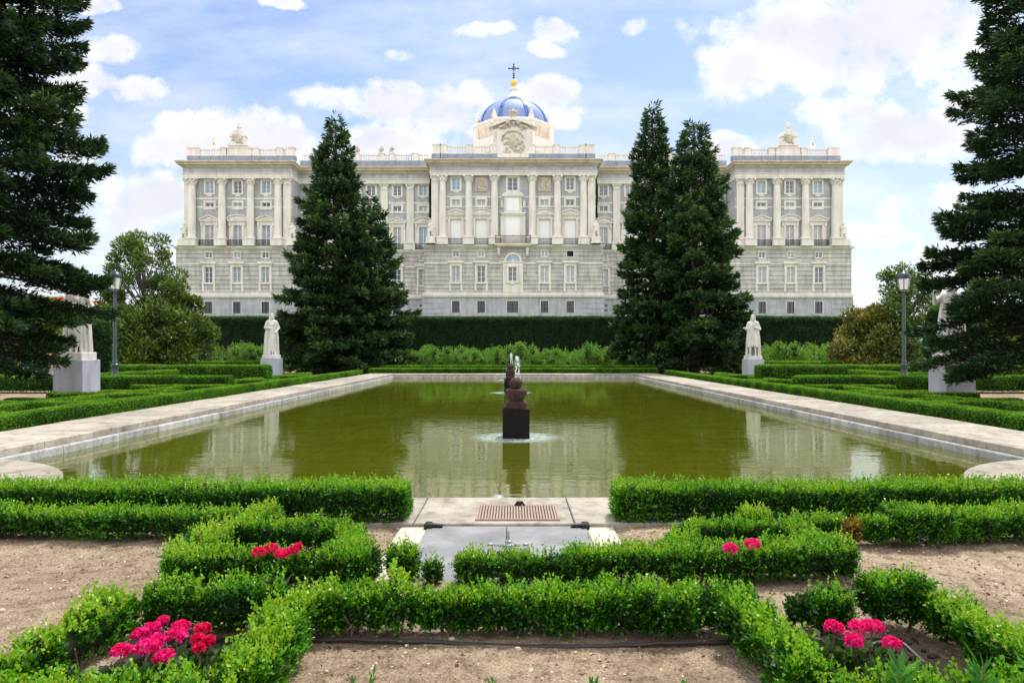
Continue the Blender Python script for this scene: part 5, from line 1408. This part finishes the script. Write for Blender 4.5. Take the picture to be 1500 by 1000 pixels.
# --- central block
lvc = dict(cor_t=232.4, cor_b=242.5, fr_b=250.5, arch_b=256.5, ledge_t=358.5, ledge_b=363, string=385, band_t=429, band_b=435, bands=(288.5,303))
rc = dict(up=(261,278), mz=(292.5,301), mn=(321,358), sm=(368,376.4), hd=(390,414), bs=(441,458), mw=17)
baysC = [bay(668,'tri','blue','curt','blind','dark','curt','dark',rows=rc), bay(705,'seg',None,'curt','blind','curt','dark','dark',rows=rc),
         dict(px=751, w=[('upper',260.5,279,15,'dark',None),('base',441,458,16.5,'black',None)]),
         bay(797.5,'seg',None,'curt','blind','curt','curt','dark',rows=rc), bay(835,'tri','dark','dark','blind','hole','curt','dark',rows=rc)]
colsC = [649, 687, 724.5, 779.5, 816, 854]
block(622, 882, 632, 872.5, YC, lvc, baysC, colsC, 40)
for c in colsC: add_column(c, YC, 358.5, 256.5, .70)
for c in (637.5, 866): add_column(c, YC, 358.5, 256.5, .70, True)
# centre bay: tall framed blind window, arched panel, doorway with fanlight, big balcony
xc = GX(751.5, YC); Zc = lambda py: GZ(py, YC)
g = MB()
g.box(xc-2.0,xc+2.0,YC-.18,YC+.02,Zc(358),Zc(314)); g.box(xc-2.5,xc+2.5,YC-.55,YC+.02,Zc(314)+.002,Zc(312)); g.box(xc-2.3,xc+2.3,YC-.35,YC+.02,Zc(316.5),Zc(314)-.002)
g.box(xc-1.7,xc+1.7,YC-.16,YC+.02,Zc(312)+.003,Zc(288))
arc = [(2.2*math.cos(t), Zc(288)+1.1*math.sin(t)) for t in np.linspace(0, math.pi, 13)]
g.prism([(xc+a, b+.003) for a, b in arc], YC-.4, YC+.02)
for sx in (-1,1):
    g.box(xc+sx*2.2-.22,xc+sx*2.2+.22,YC-.4,YC+.02,Zc(358),Zc(317)); g.blob((xc+sx*2.2,YC-.35,Zc(300)),(.3,.25,.8))
pb(g, 'centre_surround', M['lime'])
g = MB(); g.box(xc-1.3,xc+1.3,YC-.24,YC-.182,Zc(357.5),Zc(321)); pb(g, 'blind', M['blind'])
g = MB(); g.box(xc-1.15,xc+1.15,YC-.22,YC-.162,Zc(309),Zc(291)); pb(g, 'blind', M['blind'])
yb = YC-.45
g = MB(); dw = 12.5*.133/2; d0, d1 = Zc(402)-21*.133/2, Zc(402)+21*.133/2
g.box(xc-1.95,xc-.1-dw,yb-.2,yb+.02,Zc(428.9),Zc(385)); g.box(xc-.1+dw,xc+1.95,yb-.2,yb+.02,Zc(428.9),Zc(385)); g.box(xc-.1-dw+.001,xc-.1+dw-.001,yb-.2,yb+.02,Zc(428.9),d0); g.box(xc-.1-dw+.001,xc-.1+dw-.001,yb-.2,yb+.02,d1,Zc(385)); g.box(xc-2.25,xc+2.25,yb-.35,yb+.02,Zc(385)+.002,Zc(383.6))
arc = [(1.75*math.cos(t), 1.75*math.sin(t)) for t in np.linspace(0, math.pi, 15)]; ai = [(1.35*c/1.75, 1.35*s/1.75) for c, s in arc]
zf = Zc(383.6)+.003
for i in range(14):
    a0,a1,b0,b1 = arc[i],arc[i+1],ai[i],ai[i+1]
    g.add([(xc+a0[0],yb-.3,zf+a0[1]),(xc+a1[0],yb-.3,zf+a1[1]),(xc+b1[0],yb-.3,zf+b1[1]),(xc+b0[0],yb-.3,zf+b0[1]),(xc+a0[0],yb+.02,zf+a0[1]),(xc+a1[0],yb+.02,zf+a1[1]),(xc+b1[0],yb+.02,zf+b1[1]),(xc+b0[0],yb+.02,zf+b0[1])], [(0,1,2,3),(0,4,5,1),(3,2,6,7)])
for sx in (-1,1):
    g.box(xc+sx*2.75-.3,xc+sx*2.75+.3,yb-.9,yb+.02,Zc(368),Zc(363.1)); g.box(xc+sx*2.75-.25,xc+sx*2.75+.25,yb-.5,yb+.02,Zc(376),Zc(368)-.002); g.blob((xc+sx*2.75,yb-.55,Zc(371)),(.3,.35,.6))
pb(g, 'doorway_surround', M['lime'])
g = MB(); g.prism([(xc+c, zf+.02+s*.98) for c, s in ai], yb-.08, yb-.04); fl = pb(g, 'fanlight', M['paneblue'])
g = MB()
for t in np.linspace(.3, math.pi-.3, 6): g.tube([(xc,yb-.1,zf+.05),(xc+1.33*math.cos(t),yb-.1,zf+1.3*math.sin(t))], .04, 4)
pb(g, 'glazing_bars', M['white'])
add_window('upper', xc-.1, yb-.29, Zc(402), 12.5*.133, 21*.133, 'dark')
g = MB(); g.box(xc-1.3,xc+1.3,yb-.4,yb-.202,Zc(415.5),Zc(413.8)); pb(g, 'window_sill', M['lime'])
g = MB(); g.box(GX(725,YC),GX(779,YC),YC-1.95,YC-1.12,Zc(361.2),Zc(358.2)); g.box(GX(728,YC),GX(776,YC),YC-1.75,YC-1.12,Zc(363),Zc(361.2)-.002)
pb(g, 'balcony_slab', M['limedark'])
railing(xc, YC-1.1, Zc(358.2), 51*.133, .8, 1.45, 'long central balcony railing')
for px in (668,705,797.5,835): railing(GX(px,YC), YC-.75, GZ(358.5,YC-1.0), 23*.133, .28, 1.2)
# carved reliefs
for px in (705, 797.5):
    g = MB(); x = GX(px,YC); g.box(x-1.25,x+1.25,YC-.16,YC+.02,Zc(280.5),Zc(259)); g.box(x-1.05,x+1.05,YC-.2,YC-.162,Zc(278.5),Zc(261))
    r_ = random.Random(int(px))
    for k in range(16): g.blob((x+r_.uniform(-.7,.7),YC-.22,Zc(270)+r_.uniform(-.95,1.0)),(r_.uniform(.12,.3),.14,r_.uniform(.15,.4)),7,5)
    pb(g, 'carved_relief', M['carve'])
# parapet
balustrade(632, 872, YC-.6, 213.5, 225.6, 231.9, [(634,645),(645.5,654),(683,692),(719,728),(775,783),(811,819),(849,858),(858.5,870)])
# pedimented attic with carved arms
ya = YC-.7; Xa = lambda px: GX(px, ya); Za = lambda py: GZ(py, ya)
g = MB(); g.box(Xa(727.5),Xa(775.5),ya-.1,ya+2.5,Za(231),Za(188))
g.box(Xa(722),Xa(728)-.002,ya+.3,ya+2.4,Za(225),Za(192)); g.box(Xa(775.5)+.002,Xa(781),ya+.3,ya+2.4,Za(225),Za(192))
g.prism([(Xa(716),Za(188)),(Xa(718),Za(185.5)),(Xa(740),Za(176)),(Xa(751.5),Za(172.5)),(Xa(763),Za(176)),(Xa(785),Za(185.5)),(Xa(787),Za(188)),(Xa(764),Za(180)),(Xa(751.5),Za(177)),(Xa(739),Za(180))], ya-.7, ya+2.3)
g.prism([(Xa(727.5),Za(188)+.002),(Xa(775.5),Za(188)+.002),(Xa(764),Za(180.5)),(Xa(751.5),Za(177.5)),(Xa(739),Za(180.5))], ya-.08, ya+2.2)
pb(g, 'attic_pediment', M['lime'])
g = MB(); r_ = random.Random(4)
for k in range(44):
    a = r_.random()*6.28; q = r_.random()**.5
    g.blob((Xa(751.5)+math.cos(a)*q*2.5, ya-.15, Za(211)+math.sin(a)*q*1.6), (r_.uniform(.15,.4),.25,r_.uniform(.15,.4)), 7, 5)
g.lathe([(.01,Za(219)),(.7,Za(217)),(1.0,Za(209)),(.9,Za(201)),(.5,Za(198)),(.01,Za(197))], Xa(751.5), ya-.1, 14, .35)
arc = [(2.1*math.cos(t), 2.1*math.sin(t)) for t in np.linspace(.15, math.pi-.15, 10)]
g.tube([(Xa(751.5)+c, ya-.25, Za(205)+s*.8) for c, s in arc], .2, 6)
for k in range(30):
    t = r_.uniform(.3, 2.84); g.blob((Xa(751.5)+2.4*math.cos(t)*r_.uniform(.7,1.1), ya-.3, Za(193)+1.7*math.sin(t)*r_.uniform(.6,1)), (r_.uniform(.12,.3),.2,r_.uniform(.12,.35)), 6, 5)
for sx in (-1,1): g.blob((Xa(751.5+sx*8),ya-.5,Za(180)),(.45,.4,.6)); g.blob((Xa(751.5+sx*18),ya-.4,Za(187)),(.5,.35,.3))
g.box(Xa(737),Xa(749),ya-.2,ya-.102,Za(224),Za(221.5)); g.box(Xa(754),Xa(766),ya-.2,ya-.102,Za(224),Za(221.5))
pb(g, 'coat_of_arms', M['carve'], smooth=True)
g = MB(); x0 = Xa(751.5); zq = Za(175)
g.lathe([(.55,zq),(.6,zq+.4),(.5,zq+.5),(.75,zq+.9),(.85,zq+1.3),(.6,zq+1.5),(.2,zq+1.75),(.12,zq+2.1),(.02,zq+2.2)], x0, ya-.1, 14)
for k in range(10): a = k*math.pi/5; g.blob((x0+.85*math.cos(a), ya-.1+.85*math.sin(a), zq+1.35),(.14,.14,.28),6,5)
pb(g, 'stone_crown', M['carve'], smooth=True)

# --- dome
YD = 152.0; xd = GX(752.5, YD); Zd = lambda py: GZ(py, YD); sD = YD/1000
g = MB(); a0 = math.pi/8
r8 = 58*sD/math.cos(math.pi/8)*.985
g.lathe([(r8,Zd(235)),(r8,Zd(196)),(r8*1.02,Zd(195.5)),(r8*1.035,Zd(192.5)),(r8*1.0,Zd(191)),(.5,Zd(190.5))], xd, YD, 8, a0=a0); pb(g, 'dome_drum', M['lime'])
for k in range(8):
    g = MB(); am = k*math.pi/4; rr8 = 58*sD*.985
    c, s = math.cos(am), math.sin(am)
    hw = 15*sD; pr = .08
    vs = []
    for (u, zz) in ((-hw,Zd(214)),(hw,Zd(214)),(hw,Zd(198.5)),(-hw,Zd(198.5))):
        for dd in (0.02, pr): vs.append((xd + c*(rr8+dd) - s*u, YD + s*(rr8+dd) + c*u, zz))
    g.add(vs, [(1,3,5,7),(0,2,3,1),(2,4,5,3),(4,6,7,5),(6,0,1,7)]); pb(g, 'drum_panel', M['limedark'])
rD = 49.5*sD; hD = Zd(152)-Zd(190)
def dome_r(t): return rD*math.cos(t)**.92
prof = [(rD*1.06,Zd(191)+.05),(rD*1.06,Zd(189)),(rD*1.01,Zd(188))]
for t in np.linspace(0.02, 1.35, 16): prof.append((rD*math.cos(t)**.95, Zd(188)+hD*1.02*math.sin(t)**1.02))
g = MB(); g.lathe(prof, xd, YD, 40); pb(g, 'dome', M['dome'], smooth=True)
g = MB()
for k in range(8):
    am = a0 + k*math.pi/4
    for off in (-.028, .028):
        pts = [(xd + (r+.05)*math.cos(am+off), YD + (r+.05)*math.sin(am+off), zz+.03) for r, zz in prof[3:]]
        g.tube(pts, [.26 - .12*i/len(pts) for i in range(len(pts))], 6)
pb(g, 'dome_rib', M['domerib'], smooth=True)
g = MB(); g.lathe([(10.5*sD,Zd(153)),(10.8*sD,Zd(150)),(10.8*sD,Zd(147)),(9*sD,Zd(145.5))], xd, YD, 24); pb(g, 'dome_collar', M['domerib'], smooth=True)
g = MB(); g.lathe([(9.5*sD,Zd(145.4)),(9.7*sD,Zd(144)),(7.4*sD,Zd(141.5)),(5.2*sD,Zd(137)),(4.8*sD,Zd(134)),(6.2*sD,Zd(132.5)),(6.2*sD,Zd(131)),(3.6*sD,Zd(129.5)),(2.2*sD,Zd(127.5)),(1.4*sD,Zd(126))], xd, YD, 20); pb(g, 'lantern', M['lime'], smooth=True)
g = MB(); g.blob((xd,YD,Zd(122)),(4.8*sD,4.8*sD,4.8*sD),20,14); pb(g, 'gilded_ball', M['gold'], smooth=True)
g = MB(); g.tube([(xd,YD,Zd(117)),(xd,YD,Zd(94.5))], .11, 6); g.tube([(xd-6.8*sD,YD,Zd(100.5)),(xd+6.8*sD,YD,Zd(100.5))], .11, 6)
for py in (114,111,108): g.blob((xd,YD,Zd(py)),(.24,.24,.2),8,5)
for dx, py in ((-6.8,100.5),(6.8,100.5),(0,94.5)): g.blob((xd+dx*sD,YD,Zd(py)),(.22,.22,.22),8,5)
ring = [(xd+2.6*sD*math.cos(t),YD,Zd(100.5)+2.6*sD*math.sin(t)) for t in np.linspace(0,2*math.pi,13)]; g.tube(ring, .07, 5)
pb(g, 'iron_cross', M['iron'])
for px, py0, py1, yy in ((699,189,167,YD-2),(724,181,159,YD-7.5),(778,181,159,YD-7.5),(803.5,189,167,YD-2)): urn(GX(px,yy), yy, GZ(py0,yy), GZ(py1,yy)-GZ(py0,yy))

# --- recessed wings
YW = 138.0
lvw = dict(cor_t=243.6, cor_b=254, fr_b=262, arch_b=269, ledge_t=366, ledge_b=370.5, string=390, band_t=432, band_b=437.5, bands=(297.5,311.5))
rwg = dict(up=(272,286.5), mz=(302,309.5), mn=(333,366), sm=(374,382), hd=(395,418.5), bs=(444,459), mw=11.5)
panes = ['dark','blue','curt']
def wing(pxs, pil, x0, x1, main):
    bays = []
    for i, px in enumerate(pxs):
        bays.append(bay(px, 'tri' if i % 2 else 'seg', rw.choice(['dark','blue']), rw.choice(['dark','curt']), main[i], rw.choice(['dark','curt']), rw.choice(['curt','dark']), 'black' if i == 0 else 'dark', rows=rwg))
    block(x0, x1, x0, x1, YW, lvw, bays, pil, 36, ends=(0,0))
    for p in pil: add_column(p, YW, 366, 269, .72, True)
    for px in pxs: railing(GX(px,YW), YW-.5, GZ(366,YW-1.0), 20*.138, .25, 1.2)
wing([620,582,544,506,468], [601,563,525,487], 440, 628, ['blue','curt','curt','curt','curt'])
wing([884,922,960,998,1036], [903,941,979,1017], 876, 1064, ['curt','blue','curt','curt','curt'])
for (a, b, peds) in ((440,628,[(455,460),(487,494),(520,527),(556,563),(571,578),(604,612)]), (876,1064,[(892,900),(926,933),(941,948),(977,984),(1010,1017),(1044,1049)])):
    balustrade(a, b, YW-.5, 226, 235.8, 243.2, peds)
    for (p, q) in peds[1:-1]:
        g = MB(); x = GX((p+q)/2,YW); zz = GZ(226,YW)+.3; r_ = random.Random(int(p))
        for k in range(7): g.blob((x+r_.uniform(-.4,.4), YW-.2+r_.uniform(-.2,.2), zz+.1+r_.uniform(0,.6)),(.28,.25,.3),7,5)
        g.blob((x,YW-.2,zz+.9),(.3,.25,.4)); pb(g, 'trophy', M['carve'], smooth=True)

# --- corner pavilions
lvp = dict(cor_t=235, cor_b=245, fr_b=253.5, arch_b=261, ledge_t=360.5, ledge_b=365, string=385.6, band_t=429.5, band_b=436, bands=(291,303.5))
rp = dict(up=(265.5,283), mz=(297,304.5), mn=(330,360), sm=(370,378), hd=(391.5,414.5), bs=(442,459), mw=12.5)
def pavilion(sg):
    m = lambda px: px if sg < 0 else 2*752.5-px
    def rng2(a, b): return tuple(sorted((m(a), m(b))))
    bays = [bay(m(307.3),'tri','blue','dark','curt','dark','dark','dark',rows=rp), bay(m(348.4),'seg','dark','curt','curt','curt','curt','black' if sg > 0 else 'dark',rows=rp), bay(m(390),'tri','blue','dark','curt','dark','curt','dark',rows=rp)]
    bays.sort(key=lambda b: b['px'])
    bx = rng2(259.5, 436); cx = rng2(272.5, 428)
    cols = sorted(m(p) for p in (284, 327.5, 369, 409))
    block(*bx, *cx, YC, lvp, bays, cols, 40)
    for c in cols: add_column(c, YC, 360.5, 261, .72)
    for p in (276.5, 421): add_column(m(p), YC, 360.5, 261, .72, True)
    for b in bays: railing(GX(b['px'],YC), YC-.75, GZ(360.5,YC-1.0), 25*.133, .28, 1.2)
    peds = sorted(rng2(a,b) for a, b in ((275,292),(323,331),(333,368),(371,379),(405,414),(419,432)))
    lo, hi = rng2(274, 433)
    peds = [p for p in peds]
    balustrade(lo, hi, YC-.6, 218, 228.6, 234.6, peds)
    # arched cartouche with bust
    xq = GX(m(350.5), YC); Zp = lambda py: GZ(py, YC); yq = YC-.5
    g = MB(); g.box(xq-2.1,xq+2.1,yq,yq+1.4,Zp(217.5)+.4,Zp(213)); 
    g.prism([(xq-2.0,Zp(213)+.002),(xq+2.0,Zp(213)+.002),(xq+1.5,Zp(208)),(xq+1.35,Zp(201.5)),(xq-1.35,Zp(201.5)),(xq-1.5,Zp(208))], yq+.05, yq+1.2)
    arc = [(xq+1.75*math.cos(t), Zp(201.5)+1.25*math.sin(t)) for t in np.linspace(0, math.pi, 13)]
    g.prism(arc, yq-.15, yq+1.25)
    g.box(xq-.45,xq+.45,yq+.1,yq+1.0,Zp(192.5),Zp(190.5)); pb(g, 'roof_cartouche', M['lime'])
    g = MB(); r_ = random.Random(12)
    g.lathe([(.02,Zp(211)),(.55,Zp(209)),(.8,Zp(204)),(.6,Zp(199)),(.02,Zp(197.5))], xq, yq-.05, 14, .4)
    for k in range(14): g.blob((xq+r_.uniform(-1.1,1.1),yq-.08,Zp(204)+r_.uniform(-.9,.8)),(.2,.15,.22),6,5)
    pb(g, 'cartouche_shield', M['carve'], smooth=True)
    g = MB(); g.lathe([(.35,Zp(190.5)),(.25,Zp(189)),(.55,Zp(187.5)),(.6,Zp(186)),(.2,Zp(184.6)),(.2,Zp(184)),(.33,Zp(183)),(.34,Zp(181.5)),(.2,Zp(180)),(.02,Zp(179.5))], xq, yq+.5, 14, .7); pb(g, 'bust', M['lime'], smooth=True)
pavilion(-1); pavilion(1)
# stone figures on the ledge corners and roof
def ledge_statue(px, Y, py0, label, k=1.0):
    x = GX(px,Y); zb = GZ(py0,YC-1.0) if k == 1 else GZ(py0,Y)
    s = empty('statue', (x, Y, zb), label, 'statue', 'weathered stone figures on the palace front')
    g = MB(); g.cbox(-.85*k,.85*k,-.7*k,.7*k,0,1.35*k,.08); g.box(-1.0*k,1.0*k,-.85*k,.85*k,0,.3*k) ; g.build('plinth', M['lime'], s)
    f = link('figure', f5 if not f5.users else f5.copy(), M['lime'] , s, (0,0,1.32*k)); f.scale = (k,k,k)
    if len(f.data.materials) > 1: f.data.materials.pop()
ledge_statue(268.5, YC-.6, 360.2, 'stone figure on the ledge at the outer left palace corner')
ledge_statue(428, YC-1.0, 360.2, 'stone figure on the ledge at the inner corner of the left pavilion')
ledge_statue(631, YC-1.9, 358.2, 'stone figure on the ledge left of the central columns')
ledge_statue(873, YC-1.9, 358.2, 'stone figure on the ledge right of the central columns')
ledge_statue(1236, YC-.6, 360.2, 'stone figure on the ledge at the outer right palace corner')
ledge_statue(1077, YC-1.0, 360.2, 'stone figure on the ledge at the inner corner of the right pavilion')
ledge_statue(313, YC+2, 220, 'small stone figure on the left pavilion roof', .62)
ledge_statue(1190, YC+2, 220, 'small stone figure on the right pavilion roof', .62)

tick('end')
